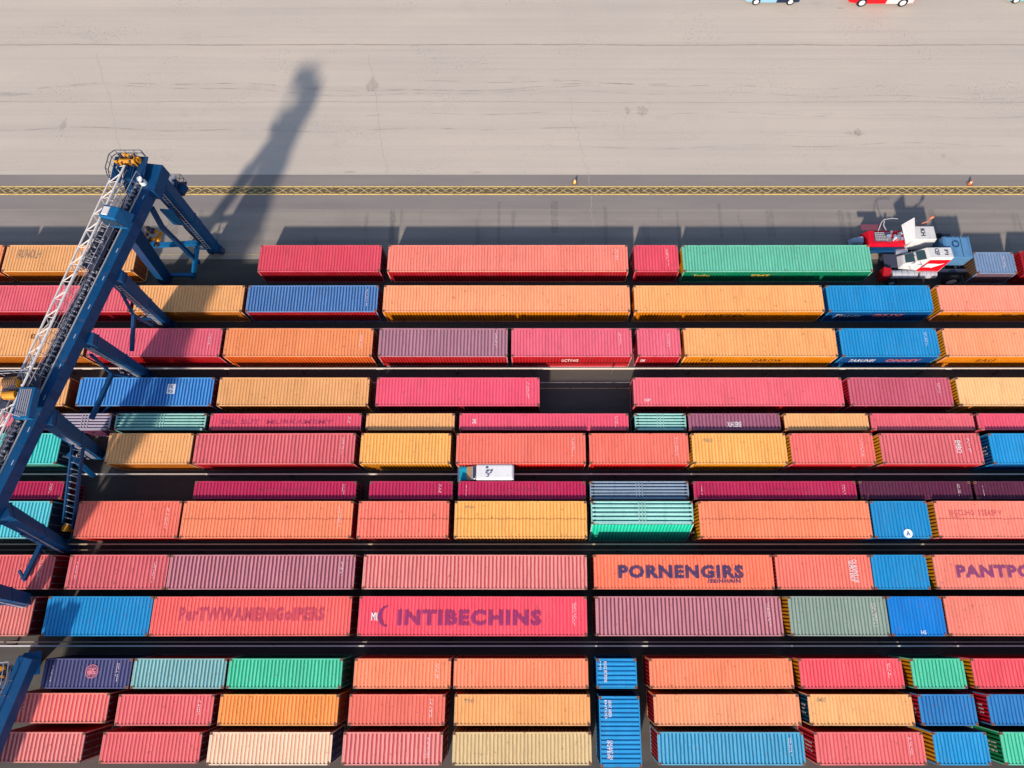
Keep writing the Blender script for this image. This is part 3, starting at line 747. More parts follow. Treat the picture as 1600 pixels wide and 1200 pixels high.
for off, zz in ((WO-.45, 12.0), (WO+.3, 11.85)):
    b = CB()
    for h in (.45, .9): b.tube(gp(-.4, off, zz+h), gp(GEND, off, zz+h), .022, 4)
    for i in range(44): t = -.4+i*(GEND+.4)/43; b.tube(gp(t, off, zz-.1), gp(t, off, zz+.9), .02, 4)
    b.build('handrail', GAL)
b = CB()
for i in range(190):
    t = i*GEND/190; b.beam(gp(t, WO-.18+.02*math.sin(i), 12.02), gp(t+.09, WO-.18, 12.02+.03*math.sin(i*2.1)), .22, .14, m=i % 2)
for k_ in range(4):
    o_ = WO+.02+.06*k_; pts = [gp(j*GEND/60, o_+.03*math.sin(j*1.3+k_), 12.0+.04*math.sin(j*.9+k_)) for j in range(61)]; b.path(pts, .02, 4, k_ % 3)
b.build('cable_chain', [DK, DK2, flat((150,150,165))])
# white lattice boom west of the walkway
def tA(t): return (-27.35-.2082*t, 26.7-.98*t*1.0, 12.35)
def tB(t): p = Vector(tA(t))*1; return (p.x+1.0, p.y-.35, 13.0)
def tC(t): q = gp(t-.6, WO+.42, 12.45); return q
for f in (tA, tB, tC):
    b = CB(); b.tube(f(0), f(24), .065 if f != tC else .05, 6); b.build('boom_chord', WHT)
b = CB(); n = 20; st = 24/n
for i in range(n):
    t0, t1, tm = i*st, (i+1)*st, (i+.5)*st
    b.tube(tA(t0), tB(tm), .036, 5); b.tube(tB(tm), tA(t1), .036, 5)
    b.tube(tA(t0), tB(t0), .028, 5)
    if i % 2 == 0: b.tube(tB(t0), tC(t1), .026, 5); b.tube(tA(t0), tC(t0), .028, 5)
    else: b.tube(tC(t0), tB(t1), .026, 5); b.tube(tC(t0), tA(t1), .022, 5)
b.build('boom_lacing', WHT)
# end platform at the north tip
b = CB(); b.box(-27.5,-25.35,25.5,27.45,12.35,12.42); b.build('end_platform', BL2)
b = CB()
for z_ in (.3, .6):
    pts = [(-27.3,25.6,12.42+z_),(-27.55,26.2,12.42+z_),(-27.5,27.2,12.42+z_),(-27.2,27.5,12.42+z_),(-25.5,27.5,12.42+z_),(-25.3,27.2,12.42+z_)]; b.path(pts, .03, 5)
for p_ in [(-27.3,25.6),(-27.55,26.2),(-27.53,26.7),(-27.5,27.2),(-27.2,27.5),(-26.6,27.5),(-26,27.5),(-25.5,27.5),(-25.3,27.2)]: b.tube((*p_,12.4),(*p_,13.02),.022,4)
b.build('platform_railing', DK2)
b = CB(); random.seed(11)
b.box(-27.1,-25.7,26.95,27.2,12.42,12.6); b.tube((-26.9,26.85,12.75),(-25.9,26.85,12.75),.15,10)
for i in range(46):
    x_, y_ = random.uniform(-27.15,-25.75), random.uniform(26.55,27.3); b.box(x_,x_+random.uniform(.05,.2),y_,y_+random.uniform(.04,.14),12.43,12.6+random.uniform(.02,.35),i % 5 > 2)
b.build('hoist_machinery', [YEL, DK2], bevel=.005)
b = CB(); b.box(-27.1,-26.0,25.6,26.6,12.42,12.6)
for i in range(9): b.box(-27.05+i*.11,-26.99+i*.11,25.65,26.55,12.6,12.68)
b.beam((-26.9,26.6,12.4),(-26.2,24.8,11.9),.5,.2)
b.build('drum_housing', BL2, bevel=.01)
b = CB(); b.tube((-25.55,25.7,12),(-25.55,25.7,12.4),.22,12); b.tube((-25.55,25.7,12.4),(-25.55,25.7,12.55),.16,12); b.build('floodlight', flat((240,238,230), .3), smooth=False)
# legs
LEGS = [((-25.35,26.55,11.4),(-26.3,27.15,0),1.35,1.0), ((-26.85,19.5,11.2),(-29.05,20.45,0),1.25,.8), ((-27.85,15.2,11.2),(-30.0,16.25,0),1.25,.8),
        ((-29.15,10.2,11.2),(-32.4,9.95,0),1.25,.85), ((-30.5,4.6,11.2),(-33.3,3.15,0),1.25,.85), ((-31.6,.5,11.2),(-34.6,-.55,0),1.25,.85)]
for i, (a, c, w1, w2) in enumerate(LEGS):
    b = CB(); b.beam(a, (c[0],c[1],.75), w1*.82, w1*.6, w2*.85, w2*.7)
    m_ = Vector(a).lerp(Vector(c), .5)
    # bolted flanges, conduit and rungs that ride on the leg
    va, vc = Vector(a), Vector((c[0],c[1],.75)); dd = (vc-va).normalized()
    for f in (.06, .52, .93):
        p_ = va.lerp(vc, f); ww = (w1*.82+(w2*.85-w1*.82)*f); hh = (w1*.6+(w2*.7-w1*.6)*f)
        b.beam(p_-dd*.035, p_+dd*.035, ww+.1, hh+.1)
    lg = b.build('leg', BL, bevel=.02)
    b = CB(); sidev = Vector((-.35*w1*.8, .0, 0)); offv = Vector((0, -w1*.36, 0)) 
    p0, p1 = va.lerp(vc, .08)+offv, va.lerp(vc, .92)+offv
    for s_ in (-.14, .14): b.tube(p0+Vector((s_,0,0)), p1+Vector((s_,0,0)), .025, 4)
    for k in range(26): p_ = p0.lerp(p1, (k+.5)/26); b.tube(p_-Vector((.14,0,0)), p_+Vector((.14,0,0)), .018, 4)
    b.build('rungs', GAL, lg)
    b = CB(); q0, q1 = va.lerp(vc, .02), va.lerp(vc, .97); off_ = dd.cross(Vector((0,1,0))).normalized()*(w1*.36)
    b.path([q0-off_, q0.lerp(q1,.5)-off_*.9, q1-off_*.8], .035, 5); b.build('conduit', DK2, lg)
    random.seed(40+i); b = CB()
    for k in range(22):
        x_, y_, z_ = c[0]-.75+random.uniform(-.6,.5), c[1]+random.uniform(-.45,.45), 1.2+random.uniform(-.4,1.3)
        b.beam((x_,y_,z_), (x_+random.uniform(-.3,.3), y_+random.uniform(-.25,.25), z_+random.uniform(-.3,.3)), .05, .06, m=k % 2)
    b.box(c[0]-1.25,c[0]-.45,c[1]-.3,c[1]+.3,1.0,1.05)
    b.build('cable_junction', [DK2, GAL], lg)
    b = CB(); b.box(c[0]-.55,c[0]+.55,c[1]-.28,c[1]+.28,.32,.78)
    b.build('bogie', BL2, lg, bevel=.03)
    for sx in (-.38, .38):
        b = CB(); b.tube((c[0]+sx,c[1]-.2,.3),(c[0]+sx,c[1]+.2,.3),.28,16); b.build('wheel', DK2, lg)
# knee joints where legs meet the girder
b = CB(); b.beam((-25.2,27.2,11.5),(-25.45,25.2,11.5),1.3,1.0); b.build('head_frame', BL, bevel=.02)
def strut(pts, r, m=BL2, name='brace'):
    b = CB()
    for a, c in zip(pts, pts[1:]): b.beam(a, c, r*2, r*2)
    b.build(name, m)
strut([(-30.6,26.41,2.5),(-26.5,26.6,2.6)], .16, BLT)
strut([(-30.79,24.75,.7),(-27.6,24.75,.7)], .13, BLT)
strut([(-27.9,24.75,.2),(-26.3,25.9,3.2)], .14, BLT)
strut([(-25.9,25.0,10.2),(-26.3,24.8,8),(-27.1,25.6,1.2)], .14)
strut([(-25.7,26.3,8),(-26.2,26.3,5.5),(-26.4,26.5,3)], .05, DK2)
b = CB(); b.beam((-27.2,23.6,10.7),(-30.05,24.5,.2),1.0,.8,.85,.7); b.build('leg', BL2, bevel=.02)
b = CB(); b.face([(-25.6,25.9,8.7),(-26.0,26.1,6.6),(-25.9,26.9,6.6),(-25.5,26.8,8.7)]); b.beam((-25.7,25.6,9),(-26.15,26.0,6.4),.7,.12); b.build('gusset_plate', BLT)
# further struts between the legs and the ground
strut([(-27.3,19.3,9.8),(-28.4,18.9,6),(-29.2,19.7,2.3)], .09)
strut([(-28.4,18.9,6),(-28.7,16.6,5)], .11)
strut([(-29.9,20.1,2.6),(-28.7,20.1,2.6)], .08)
strut([(-28.4,14.7,9.5),(-29.8,14.9,5.0),(-30.2,15.6,2.2)], .08)
strut([(-29.8,14.9,5.0),(-30.6,11.6,5.0)], .13)
strut([(-30.3,15.2,1.6),(-32.2,12.6,1.9)], .07)
strut([(-31.6,9.6,3),(-31.9,10.6,2.6)], .1)
strut([(-30.9,8.9,6.0),(-31.3,8.1,2.6)], .15, BLT)
strut([(-31.4,3.6,8),(-33.6,3.35,3),(-33.9,2.9,2.9)], .08)
strut([(-33.6,3.35,3),(-34.3,1.0,3)], .13)
strut([(-34.6,1.6,3.2),(-34.2,.9,3)], .07)
strut([(-32.0,9.0,5),(-31.0,8.7,5)], .06, DK2)
# inclined access ladder with a yellow box at its foot
b = CB(); a0, a1 = Vector((-29.75,9.2,7)), Vector((-33.0,4.6,1.6)); sd = Vector((.36,-.1,0))
b.beam(a0-sd, a1-sd, .12, .2); b.beam(a0+sd, a1+sd, .12, .2)
for i in range(13): p_ = a0.lerp(a1, (i+.5)/13); b.beam(p_-sd, p_+sd, .05, .04, m=1)
b.build('ladder', [BL2, GAL])
b = CB(); b.box(-33.35,-32.85,4.3,4.8,.9,1.75); b.build('control_box', YEL, bevel=.02)
# cages and cabinets on the first leg
b = CB(); b.box(-26.9,-25.3,27.55,28.7,7.7,7.76); b.build('service_platform', DK2)
b = CB(); b.box(-26.4,-25.5,27.7,28.3,7.76,8.7); b.tube((-25.5,27.6,8.0),(-25.3,28.2,8.0),.35,12); b.build('electrical_cabinet', BL2, bevel=.03)
b = CB()
for i in range(14): b.box(-26.8+random.uniform(0,1.2),-26.72+random.uniform(0,1.2),27.7+random.uniform(0,.8),27.8+random.uniform(0,.8),8.7,8.75+i*.004)
b.build('cable_boxes', GAL)
b = CB()
for z_ in (8.2, 8.7): b.path([(-26.9,27.6,z_),(-26.9,28.7,z_),(-25.3,28.7,z_),(-25.3,27.9,z_)], .022, 4)
for p_ in [(-26.9,27.6),(-26.9,28.7),(-26.1,28.7),(-25.3,28.7),(-25.3,28.0)]: b.tube((*p_,7.76),(*p_,8.7),.02,4)
b.build('platform_railing', DK2)
b = CB(); random.seed(5)
for i in range(14):
    p_ = Vector((-27.75,24.85,6.6))+Vector((random.uniform(-.6,.5),random.uniform(-.5,.6),random.uniform(-.5,.5))); b.tube(p_-Vector((.1,0,.08)), p_+Vector((.12,0,.1)), random.uniform(.1,.2), 9, i % 3 == 0)
b.path([(-27.75,24.85,7),(-26.8,24.6,11)], .03); b.build('hook_block', [YEL, DK2])
# trolleys
b = CB(); b.hexa([(-27.0,22.2,12.45),(-25.6,22.0,12.45),(-25.4,23.1,12.45),(-26.8,23.3,12.45),(-26.9,22.35,13.6),(-25.9,22.1,13.6),(-25.7,22.9,13.6),(-26.7,23.15,13.6)])
cabo = b.build('operator_cab', BLT, bevel=.06)
b = CB(); b.hexa([(-26.75,22.42,13.602),(-26.35,22.35,13.602),(-26.25,22.95,13.602),(-26.65,23.02,13.602),(-26.72,22.45,13.64),(-26.38,22.4,13.64),(-26.3,22.9,13.64),(-26.62,22.97,13.64)]); b.build('roof_hatch', WHT, cabo)
b = CB(); b.face([(-26.97,22.24,12.7),(-25.66,22.045,12.7),(-25.86,22.09,13.4),(-26.93,22.29,13.4)]); 
for v_ in range(len(b.v)): b.v[v_] = (b.v[v_][0], b.v[v_][1]-.03, b.v[v_][2])
b.build('window', flat((40,60,80), .15), cabo)
b = CB(); b.beam(gp(3.6, .8, 12.3), gp(6.6, .8, 12.3), .9, .2); 
for i in range(30): t = 3.4+random.random()*3.4; b.beam(gp(t, .5+random.random()*.7, 12.5), gp(t+.12, .5+random.random()*.7, 12.6+random.random()*.3), .05, .05, m=1)
b.build('trolley_frame', [DK2, GAL])
b = CB(); b.box(-31.0,-28.9,10.3,12.2,12.45,12.55); b.box(-29.6,-28.7,9.6,11.4,12.6,13.1,1)
for i in range(12): b.box(-29.5+i*.06,-29.47+i*.06,9.7,11.3,13.1,13.13+.03*(i%2),2)
b.build('trolley', [DK2, BLT, DK])
b = CB(); b.tube((-30.6,11.7,12.9),(-29.8,11.75,12.9),.36,14); b.tube((-30.6,11.0,12.8),(-29.9,11.05,12.8),.25,12); b.box(-30.5,-29.7,10.8,11.2,12.55,12.75)
for i in range(8): b.tube((-30.55+i*.1,11.7,12.9),(-30.51+i*.1,11.7,12.9),.39,14,1)
b.build('winch', [YEL, DK2])
b = CB()
for z_ in (12.9, 13.3): b.path([(-31.0,10.3,z_),(-31.1,12.3,z_),(-29.2,12.4,z_),(-28.9,11.9,z_)], .025, 4); b.path([(-31.0,10.3,z_),(-29.0,9.6,z_)], .025, 4)
for p_ in [(-31,10.3),(-31.05,11.3),(-31.1,12.3),(-30.1,12.35),(-29.2,12.4),(-30.3,10.05),(-29.6,9.8)]: b.tube((*p_,12.5),(*p_,13.3),.022,4)
b.build('trolley_railing', DK)

# second crane, only its nose in the frame
crane2 = empty('gantry_crane', (-33, -6, 0))
tag(crane2, 'navy blue crane end with yellow machinery in the bottom left corner', 'crane')
class C2(MB):
    def build(s, name, mats, parent=None, **k):
        s.v = [(a+33, b_+6, c) for a, b_, c in s.v]; return MB.build(s, name, mats, parent or crane2, **k)
q = C2(); q.beam((-31.7,-3.7,4.6),(-33.7,-12.5,4.6),.95,.8); q.build('girder', BL, bevel=.02)
q = C2(); q.beam((-31.6,-4.1,4.4),(-34.6,-4.55,.6),1.4,.9,1.1,.8); q.build('leg', BL, bevel=.02)
q = C2(); q.box(-35.2,-34.1,-4.9,-4.2,.02,.62); q.build('bogie', BL2)
q = C2(); q.beam((-32.5,-4.2,4.9),(-34.7,-12.5,4.9),.9,.08)
for i in range(30): t = i/30; q.beam((-32.2-2.0*t,-4.3-8*t,4.97),(-33.0-2.0*t,-4.2-8*t,4.97),.05,.05,m=1)
q.build('walkway', [DK2, BLT])
q = C2(); random.seed(3)
q.box(-34.2,-32.4,-5.3,-4.1,4.95,5.02,1)
for i in range(22): x_, y_ = random.uniform(-34,-32.7), random.uniform(-5.2,-4.3); q.tube((x_,y_,5.02),(x_+.1,y_+.06,5.25+random.random()*.2),random.uniform(.06,.14),7,i % 3 == 0)
q.build('hoist_machinery', [YEL, DK2])
q = C2(); 
for z_ in (5.5, 5.9): q.path([(-34.4,-4.0,z_),(-32.3,-3.9,z_),(-32.2,-5.0,z_),(-33.9,-12,z_)], .03, 4)
for i in range(8): q.tube((-32.2-.2*i,-5-1.0*i*.85,4.9),(-32.2-.2*i,-5-1.0*i*.85,5.9),.022,4)
q.build('handrail', DK)

# ---------------------------------------------------------------- vehicles
TYRE = flat((26,26,28), .85); RIM = flat((225,225,228), .4, .1); GLASS = flat((30,38,46), .12); CHROME = flat((226,226,230), .22, .85)
def wheel(parent, x, y, r, wd, name='wheel'):
    b = MB(); b.tube((x,y-wd/2,r),(x,y+wd/2,r),r,22); w_ = b.build(name, TYRE, parent, bevel=r*.12)
    for s in (-1, 1):
        b = MB(); b.tube((x,y+s*(wd/2-.02),r),(x,y+s*(wd/2+.012),r),r*.58,18); b.tube((x,y+s*(wd/2+.012),r),(x,y+s*(wd/2+.03),r),r*.2,10)
        for k in range(6): a = k*math.pi/3; b.box(x+r*.4*math.cos(a)-.02,x+r*.4*math.cos(a)+.02,y+s*(wd/2+.02)-.012,y+s*(wd/2+.02)+.012,r+r*.4*math.sin(a)-.02,r+r*.4*math.sin(a)+.02)
        b.build('rim', RIM, w_)
    return w_
def loft(b, secs, m=0, close=True):
    """secs: list of rings with equal point counts"""
    k = len(b.v); n = len(secs[0])
    for s in secs: b.v += [tuple(p) for p in s]
    for i in range(len(secs)-1):
        for j in range(n):
            a = k+i*n+j; c = k+i*n+(j+1) % n; b.f.append((a, c, c+n, a+n)); b.m.append(m)
    if close: b.f.append(tuple(k+j for j in reversed(range(n)))); b.m.append(m); b.f.append(tuple(k+(len(secs)-1)*n+j for j in range(n))); b.m.append(m)
def ring(x, yw, z0, z1, rnd=.12):
    return [(x,-yw,z0),(x,yw,z0),(x,yw,z1-rnd),(x,yw-rnd*.6,z1-rnd*.25),(x,yw-rnd*2,z1),(x,-yw+rnd*2,z1),(x,-yw+rnd*.6,z1-rnd*.25),(x,-yw,z1-rnd)]
def car(x, y, L, rgb, label, roof_rgb=None, rear_rgb=None, rz=0):
    root = empty('parked_car', (x, y, .01), rz); tag(root, label, 'car', 'cars parked at the top of the apron')
    s = L/4.4; hw = .86*s
    b = MB()
    prof = [(-2.2,.62,.42),(-2.1,.74,.62),(-1.7,.82,.74),(-.9,.86,.86),(.9,.86,.9),(1.8,.84,.88),(2.1,.78,.82),(2.2,.7,.6)]
    loft(b, [ring(px_*s, yw*s, .24*s, zt*s, .1*s) for px_, yw, zt in prof])
    m = paint(rgb, .28, .15)
    body = b.build('body', m, root, smooth=False, bevel=.03)
    if rear_rgb:
        q = MB(); loft(q, [ring(px_*s, yw*s+.006, .25*s, zt*s+.006, .1*s) for px_, yw, zt in [(.25,.86,.885),(.9,.86,.9),(1.8,.84,.88),(2.1,.78,.82)]]); q.build('rear_panel', paint(rear_rgb, .3, .15), root)
    b = MB(); loft(b, [ring(px_*s, yw*s, .8*s, zt*s, .09*s) for px_, yw, zt in [(-1.0,.74,.84),(-.35,.68,1.3),(.2,.68,1.38),(.95,.68,1.34),(1.65,.72,.9)]]); b.build('windows', GLASS, root, bevel=.02)
    b = MB(); loft(b, [ring(px_*s, yw*s, .0*s+1.28*s, zt*s, .04*s) for px_, yw, zt in [(-.3,.62,1.34),(.2,.64,1.41),(.9,.64,1.38)]]); b.build('roof', paint(roof_rgb or rgb, .28, .15), root, bevel=.01)
    for sx in (-1.35, 1.38):
        for sy in (-1, 1): wheel(root, sx*s, sy*(hw-.08*s), .33*s, .2*s)
    for sy in (-.55, .55):
        b = MB(); b.box(-2.21*s,-2.14*s,sy*s-.16*s,sy*s+.16*s,.46*s,.56*s); b.build('headlight', flat((230,230,225), .2), root)
        b = MB(); b.box(2.16*s,2.22*s,sy*s-.14*s,sy*s+.14*s,.5*s,.6*s); b.build('tail_light', flat((150,10,10), .3), root)
    for sy in (-1, 1):
        b = MB(); b.box(-.75*s,-.6*s,sy*(hw+.02),sy*(hw+.16*s),.86*s,.98*s); b.build('mirror', m, root)
    return root
car(22.5, 54.35, 5.2, (134,176,200), 'pale blue car with dark tail, cut off by the top edge', rear_rgb=(30,44,70))
car(32.7, 54.35, 6.2, (232,20,30), 'red and white car cut off by the top edge, right of the pale blue one', roof_rgb=(235,225,225), rear_rgb=(206,198,198))
car(47.0, 54.5, 5.0, (110,190,210), 'turquoise car in the top right corner')

# white van in the lane
van = empty('delivery_van', (-3.45, 8.36, 0)); van.scale = (1, 1, 1.32); tag(van, 'small white van with turquoise bonnet driving in the dark lane between containers', 'van')
b = MB(); hw = .56
loft(b, [ring(-.75, hw, .3, 1.75, .08), ring(-.6, hw, .3, 1.98, .08), ring(1.85, hw, .3, 2.0, .08), ring(1.98, hw-.03, .34, 1.9, .08)])
b.build('body', paint((222,218,218), .45, .3), van, bevel=.07)
b = MB(); loft(b, [ring(-2.0, hw-.06, .3, 1.25, .1), ring(-1.95, hw-.02, .3, 1.42, .1), ring(-1.42, hw, .3, 1.52, .1)]); b.build('bonnet', paint((20,150,176), .35, .3), van, bevel=.03)
b = MB(); loft(b, [ring(-1.42, hw-.03, .3, 1.515, .1), ring(-.76, hw-.04, .3, 1.86, .08)]); b.build('cab', paint((214,204,200), .4, .5), van, bevel=.02)
b = MB(); b.face([(-1.40,-hw+.1,1.55),(-1.40,hw-.1,1.55),(-1.0,hw-.14,1.77),(-1.0,-hw+.14,1.77)]); b.build('windscreen', flat((160,130,96), .12), van)
b = MB(); b.face([(-.95,-hw+.12,1.79),(-.95,hw-.12,1.79),(-.755,hw-.14,1.90),(-.755,-hw+.14,1.90)]); b.build('roof_glass', flat((40,54,84), .15), van)
b = MB(); b.box(-2.1,-1.99,-hw,hw,.3,1.25); b.build('bumper', paint((226,200,214), .5, .4), van, bevel=.03)
for sy in (-1, 1):
    b = MB(); b.box(-1.25,-1.13,sy*hw,sy*(hw+.1),1.55,1.7); b.build('mirror', DK2, van)
    for sx in (-1.35, 1.25): wheel(van, sx, sy*(hw-.08), .3, .16)
    b = MB(); b.box(-2.0,-1.96,sy*.35-.1,sy*.35+.1,.62,.74); b.build('headlight', flat((235,235,230), .2), van)
b = MB(); random.seed(21)
for cx, cy in ((.1,.3),(.12,.1),(.08,-.12),(.12,-.28),(.36,.1),(.36,-.1)):
    pts = [(cx+random.uniform(-.13,.13), cy+random.uniform(-.1,.1), 2.012) for _ in range(6)]
    for p_, q_ in zip(pts, pts[1:]): b.beam(p_, q_, .045, .008)
b.build('lettering', lettering_mat((60,70,124), .6), van)

# near truck
tr = empty('truck', (32, 25.4, 0)); tag(tr, 'white truck with red side panel and chrome tanks beside the green container', 'truck')
class T(MB):
    def build(s, name, mats, parent=None, **k):
        s.v = [(a-32, b_-25.4, c) for a, b_, c in s.v]; return MB.build(s, name, mats, parent or tr, **k)
RAMP = [0]
b = T(); b.box(28.3,35.6,24.95,25.25,.5,.8); b.box(28.3,35.6,26.1,26.35,.5,.8)
for i in range(8): b.box(28.5+i*.95,28.62+i*.95,25.25,26.1,.55,.72)
b.build('chassis', DK2)
b = T(); b.box(28.35,30.2,25.3,26.5,.82,1.0)
for i in range(10): b.box(28.4+i*.18,28.46+i*.18,25.35,26.45,1.0,1.03)
b.build('deck', DK2, bevel=.02)
WT = paint((206,202,200), .5, .7)
c_ = T(); rf = [(31.15,26.3),(33.1,26.3),(33.2,25.45),(31.35,25.35)]     # roof corners: nw, ne, se, sw
c_.hexa([(30.3,24.85,.95),(32.4,24.75,.95),(33.0,26.6,.95),(30.0,26.5,.95),(31.3,25.42,2.35),(33.15,25.42,2.4),(33.05,26.35,2.4),(31.15,26.35,2.35)])
cab = c_.build('cab', WT, bevel=.05)
b = T(); b.hexa([(29.35,25.1,.95),(30.3,24.95,.95),(30.1,26.4,.95),(29.4,26.3,.95),(29.6,25.3,1.5),(31.15,25.35,2.15),(31.1,26.3,2.15),(29.65,26.15,1.5)]); b.build('bonnet', WT, bevel=.08)
b = T(); b.face([(29.72,25.38,1.60),(30.35,25.36,1.86),(30.32,26.16,1.86),(29.74,26.08,1.60)]); b.face([(30.5,25.4,1.93),(31.1,25.42,2.19),(31.06,26.22,2.19),(30.46,26.18,1.93)]); b.build('windscreen', flat((50,70,74), .1))
b = T()
def sidept(u, v, off=.02):   # south face of the cab, u along, v up
    p0 = Vector((30.3,24.85,.95)).lerp(Vector((32.4,24.75,.95)), u); p1 = Vector((31.3,25.42,2.35)).lerp(Vector((33.15,25.42,2.4)), u)
    p = p0.lerp(p1, v); return (p.x, p.y-off, p.z+off*.5)
b.face([sidept(.12,.1), sidept(.95,.1), sidept(.98,.86), sidept(.1,.86)]); b.build('side_panel', paint((226,10,24), .35, .1), cab)
b = T(); b.face([sidept(.2,.4,.035), sidept(.5,.4,.035), sidept(.5,.62,.035), sidept(.2,.62,.035)]); b.face([sidept(.5,.36,.036), sidept(.86,.66,.036), sidept(.66,.6,.036), sidept(.5,.62,.036)]); b.build('logo', flat((240,236,240)), cab)
for s_, a_, c2, d_, e_ in (('CEF', 31.7,32.05,25.6,26.2),('PI', 32.45,32.75,25.65,26.1)):
    text_mesh(s_, a_-32, c2-32, d_-25.4, e_-25.4, 2.42, flat((40,40,80)), cab, .01, 1)
for x0_, x1_ in ((28.75,30.75),(30.95,32.3)):
    b = T(); b.tube((x0_,24.68,.95),(x1_,24.68,.95),.33,20)
    for i in range(4): xx = x0_+(x1_-x0_)*(i+.4)/4; b.tube((xx,24.68,.95),(xx+.05,24.68,.95),.345,20,1)
    b.build('fuel_tank', [flat((206,204,206), .3, .35), DK], smooth=False)
b = T(); b.hexa([(27.9,24.3,.35),(28.6,24.35,.35),(28.75,25.1,.35),(28.0,25.2,.35),(27.95,24.35,1.2),(28.6,24.4,1.1),(28.7,25.05,1.3),(28.05,25.15,1.4)]); b.build('fender', paint((176,20,34), .4, .7), bevel=.04)
for xx in (29.0, 33.7):
    for yy in (24.32, 26.45):
        w_ = wheel(tr, xx-32, yy-25.4, .66 if xx > 30 else .4, .34)
b = T(); random.seed(9)
for i in range(16): x_, y_ = random.uniform(29.7,31.1), random.uniform(25.0,26.4); b.tube((x_,y_,1.5+.2*random.random()),(x_+random.uniform(-.4,.4),y_+random.uniform(-.2,.3),1.6+random.random()*.4),.035,5)
b.build('hoses', GAL)
# far truck
tr2 = empty('truck', (30, 27.6, 0)); tag(tr2, 'red truck with its engine exposed and white cover raised, behind the white truck', 'truck')
class T2(MB):
    def build(s, name, mats, parent=None, **k):
        s.v = [(a-30, b_-27.6, c) for a, b_, c in s.v]; return MB.build(s, name, mats, parent or tr2, **k)
b = T2(); b.box(27.2,34.3,27.0,27.25,.5,.8); b.box(27.2,34.3,28.2,28.45,.5,.8); b.build('chassis', DK2)
b = T2(); b.hexa([(26.9,26.95,.5),(30.1,26.95,.5),(30.1,28.5,.5),(26.9,28.5,.5),(27.15,27.1,1.5),(30.05,27.1,1.5),(30.0,28.35,1.5),(27.2,28.35,1.5)]); b.build('body', paint((210,14,40), .35, .3), bevel=.04)
b = T2(); b.box(27.3,30.0,26.92,27.0,.5,1.2); b.build('side_skirt', BL2)
b = T2(); b.box(27.6,28.9,27.35,28.15,1.5,1.56)
for i in range(9): b.box(27.65+i*.14,27.7+i*.14,27.4,28.1,1.56,1.62,1)
for i in range(5): b.box(27.62,28.88,27.42+i*.16,27.46+i*.16,1.62,1.65,1)
b.build('grille', [DK2, GAL])
b = T2(); random.seed(4)
for i in range(12): p_ = Vector((random.uniform(28.5,29.7), random.uniform(27.4,28.2), 1.5)); b.tube(p_, p_+Vector((random.uniform(-.2,.2),random.uniform(-.2,.2),random.uniform(.15,.45))), random.uniform(.1,.2), 9, i % 4 == 0)
b.build('engine', [CHROME, DK2])
b = T2(); b.hexa([(25.9,27.4,.4),(26.9,27.3,.4),(26.9,28.2,.4),(25.9,28.1,.4),(26.1,27.55,1.05),(26.9,27.45,1.25),(26.9,28.05,1.25),(26.1,27.95,1.05)]); b.build('bonnet', paint((150,166,190), .25, .3), bevel=.12)
b = T2(); b.hexa([(30.1,26.95,.8),(32.3,26.95,.8),(32.3,28.5,.8),(30.1,28.5,.8),(30.5,27.15,2.2),(32.2,27.15,2.2),(32.15,28.35,2.2),(30.4,28.35,2.2)]); cv = b.build('engine_cover', WT, bevel=.05)
b = T2(); b.hexa([(30.05,27.1,1.5),(30.15,27.1,1.5),(29.6,28.4,2.3),(29.5,28.4,2.3),(30.45,27.15,2.2),(30.5,27.15,2.2),(30.4,28.8,2.75),(30.35,28.8,2.75)]); b.build('raised_panel', paint((196,192,192), .4, .4), bevel=.01)
text_mesh('KH', 31.0-30, 31.35-30, 27.45-27.6, 28.1-27.6, 2.225, flat((30,30,50)), cv, .03, 1)
b = T2(); b.path([(28.0,28.3,1.5),(28.0,28.7,2.2),(28.2,28.9,2.3),(28.9,29.0,2.3),(29.3,28.95,2.3)], .03, 5); b.path([(28.7,28.3,1.5),(28.3,28.6,1.9),(28.2,28.8,2.3)], .03, 5); b.build('pipe', GAL)
b = T2(); b.box(26.7,28.3,28.45,28.95,1.4,1.46); b.build('side_step', flat((110,60,74)))
b = T2(); b.path([(31.2,28.5,1.6),(31.5,28.8,1.9),(31.9,28.9,2.0),(32.1,29.15,2.1)], .06, 7); b.tube((32.1,29.15,2.05),(32.25,29.2,2.3),.13,9); b.tube((31.1,28.55,1.5),(31.3,28.6,1.8),.14,9); b.build('lifting_arm', paint((196,120,92), .6, .6))
for xx in (27.6, 31.6, 33.4):
    for yy in (27.1, 28.35): wheel(tr2, xx-30, yy-27.6, .45, .26)
b = T2(); b.tube((27.4,26.9,.8),(29.6,26.9,.8),.2,14); b.tube((29.4,26.7,.9),(30.3,26.7,1.0),.28,14,1); b.build('air_tank', [BL2, CHROME])
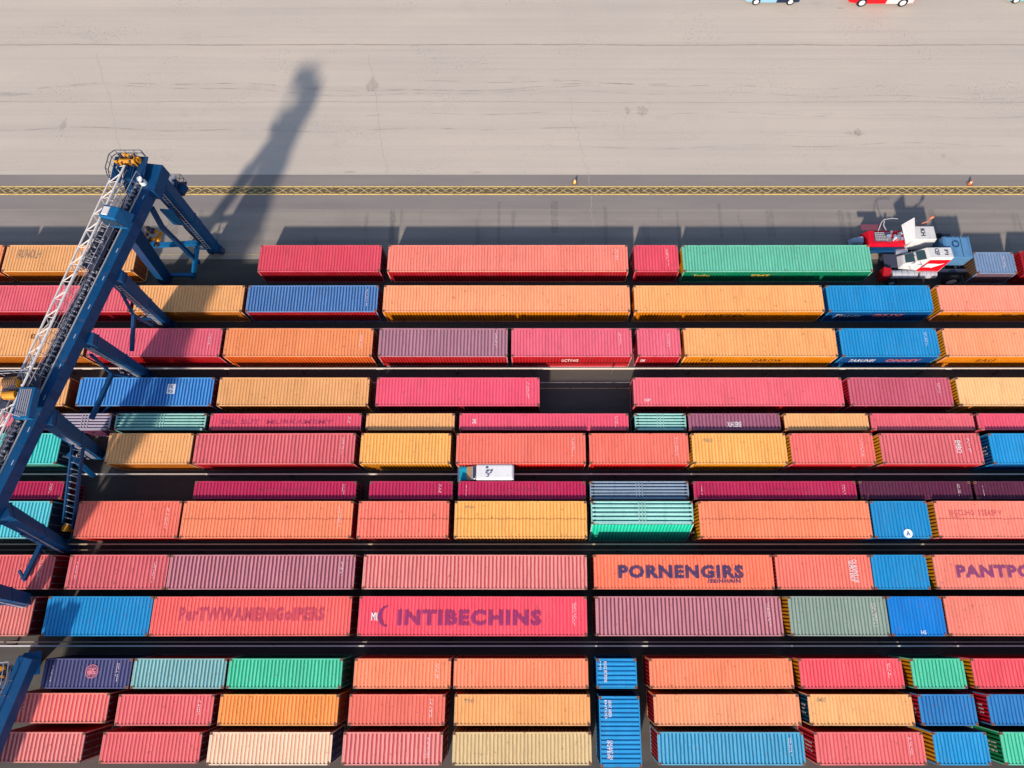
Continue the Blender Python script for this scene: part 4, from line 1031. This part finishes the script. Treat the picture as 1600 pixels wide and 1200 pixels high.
# blue crate, rack, red box
cr = empty('blue_crate', (33.7, 26.4, 0)); tag(cr, 'blue ribbed box behind the two truck cabs', 'crate')
b = MB(); b.box(-1.05,1.1,-.85,1.0,.82,2.2); b.build('body', paint((78,124,164), .5, 1), cr, bevel=.03)
b = MB(); b.box(-.95,1.0,-.75,.9,2.2,2.24)
for i in range(4): b.box(-.9+i*.6,-.84+i*.6,-.8,.95,2.24,2.29)
b.box(.3,.36,-.8,.95,2.24,2.32); b.build('lid', paint((84,134,176), .5, 1), cr)
b = MB()
for k in range(14):
    a, c = 2*math.pi*k/14, 2*math.pi*(k+1)/14; b.beam((-.15+.26*math.cos(a),.3+.26*math.sin(a),2.27),(-.15+.26*math.cos(c),.3+.26*math.sin(c),2.27),.05,.05)
b.build('handle_ring', BL2, cr)
for sx in (-.9, .9):
    b = MB(); b.box(sx-.06,sx+.06,-.8,.95,0,.82); b.build('stand', DK2, cr)
rk = empty('scrap_rack', (35.55, 25.3, 0)); tag(rk, 'rusty rack of white scrap between the blue box and grey container', 'rack')
b = MB(); 
for sx in (-.35,.3):
    for sy in (-.8,.9): b.box(sx-.04,sx+.04,sy-.04,sy+.04,0,1.7)
for z_ in (.4,1.0,1.66):
    b.box(-.39,.34,-.84,-.76,z_,z_+.06); b.box(-.39,.34,.86,.94,z_,z_+.06); b.box(-.39,-.31,-.76,.86,z_,z_+.06); b.box(.26,.34,-.76,.86,z_,z_+.06)
b.build('frame', RUST, rk)
b = MB(); random.seed(8)
for i in range(34): p_ = Vector((random.uniform(-.3,.25),random.uniform(-.75,.8),random.uniform(.5,1.6))); b.beam(p_, p_+Vector((random.uniform(-.15,.15),random.uniform(-.25,.25),random.uniform(-.1,.1))), .07, .05, m=i % 3)
b.build('scrap', [flat((220,214,208)), flat((120,90,70)), GAL], rk)

# cones on the dark strip
for x_, y_, c1, lb in ((3.47,33.85,(240,170,60),'yellow traffic cone above the yellow border line, left of centre'),(37.41,33.75,(226,110,60),'orange traffic cone above the yellow border line at far right')):
    r_ = empty('traffic_cone', (x_, y_, .01)); tag(r_, lb, 'traffic cone', 'traffic cones on the dark strip')
    b = MB(); b.box(-.22,.22,-.22,.22,0,.05); b.build('base', flat((120,90,60)), r_, bevel=.02)
    b = MB(); b.tube((0,0,.05),(0,0,.5),.14,14,0,.04); b.build('cone', flat(c1), r_)
    b = MB(); b.tube((0,0,.26),(0,0,.34),.106,14,0,.09); b.build('band', flat((240,235,225)), r_)
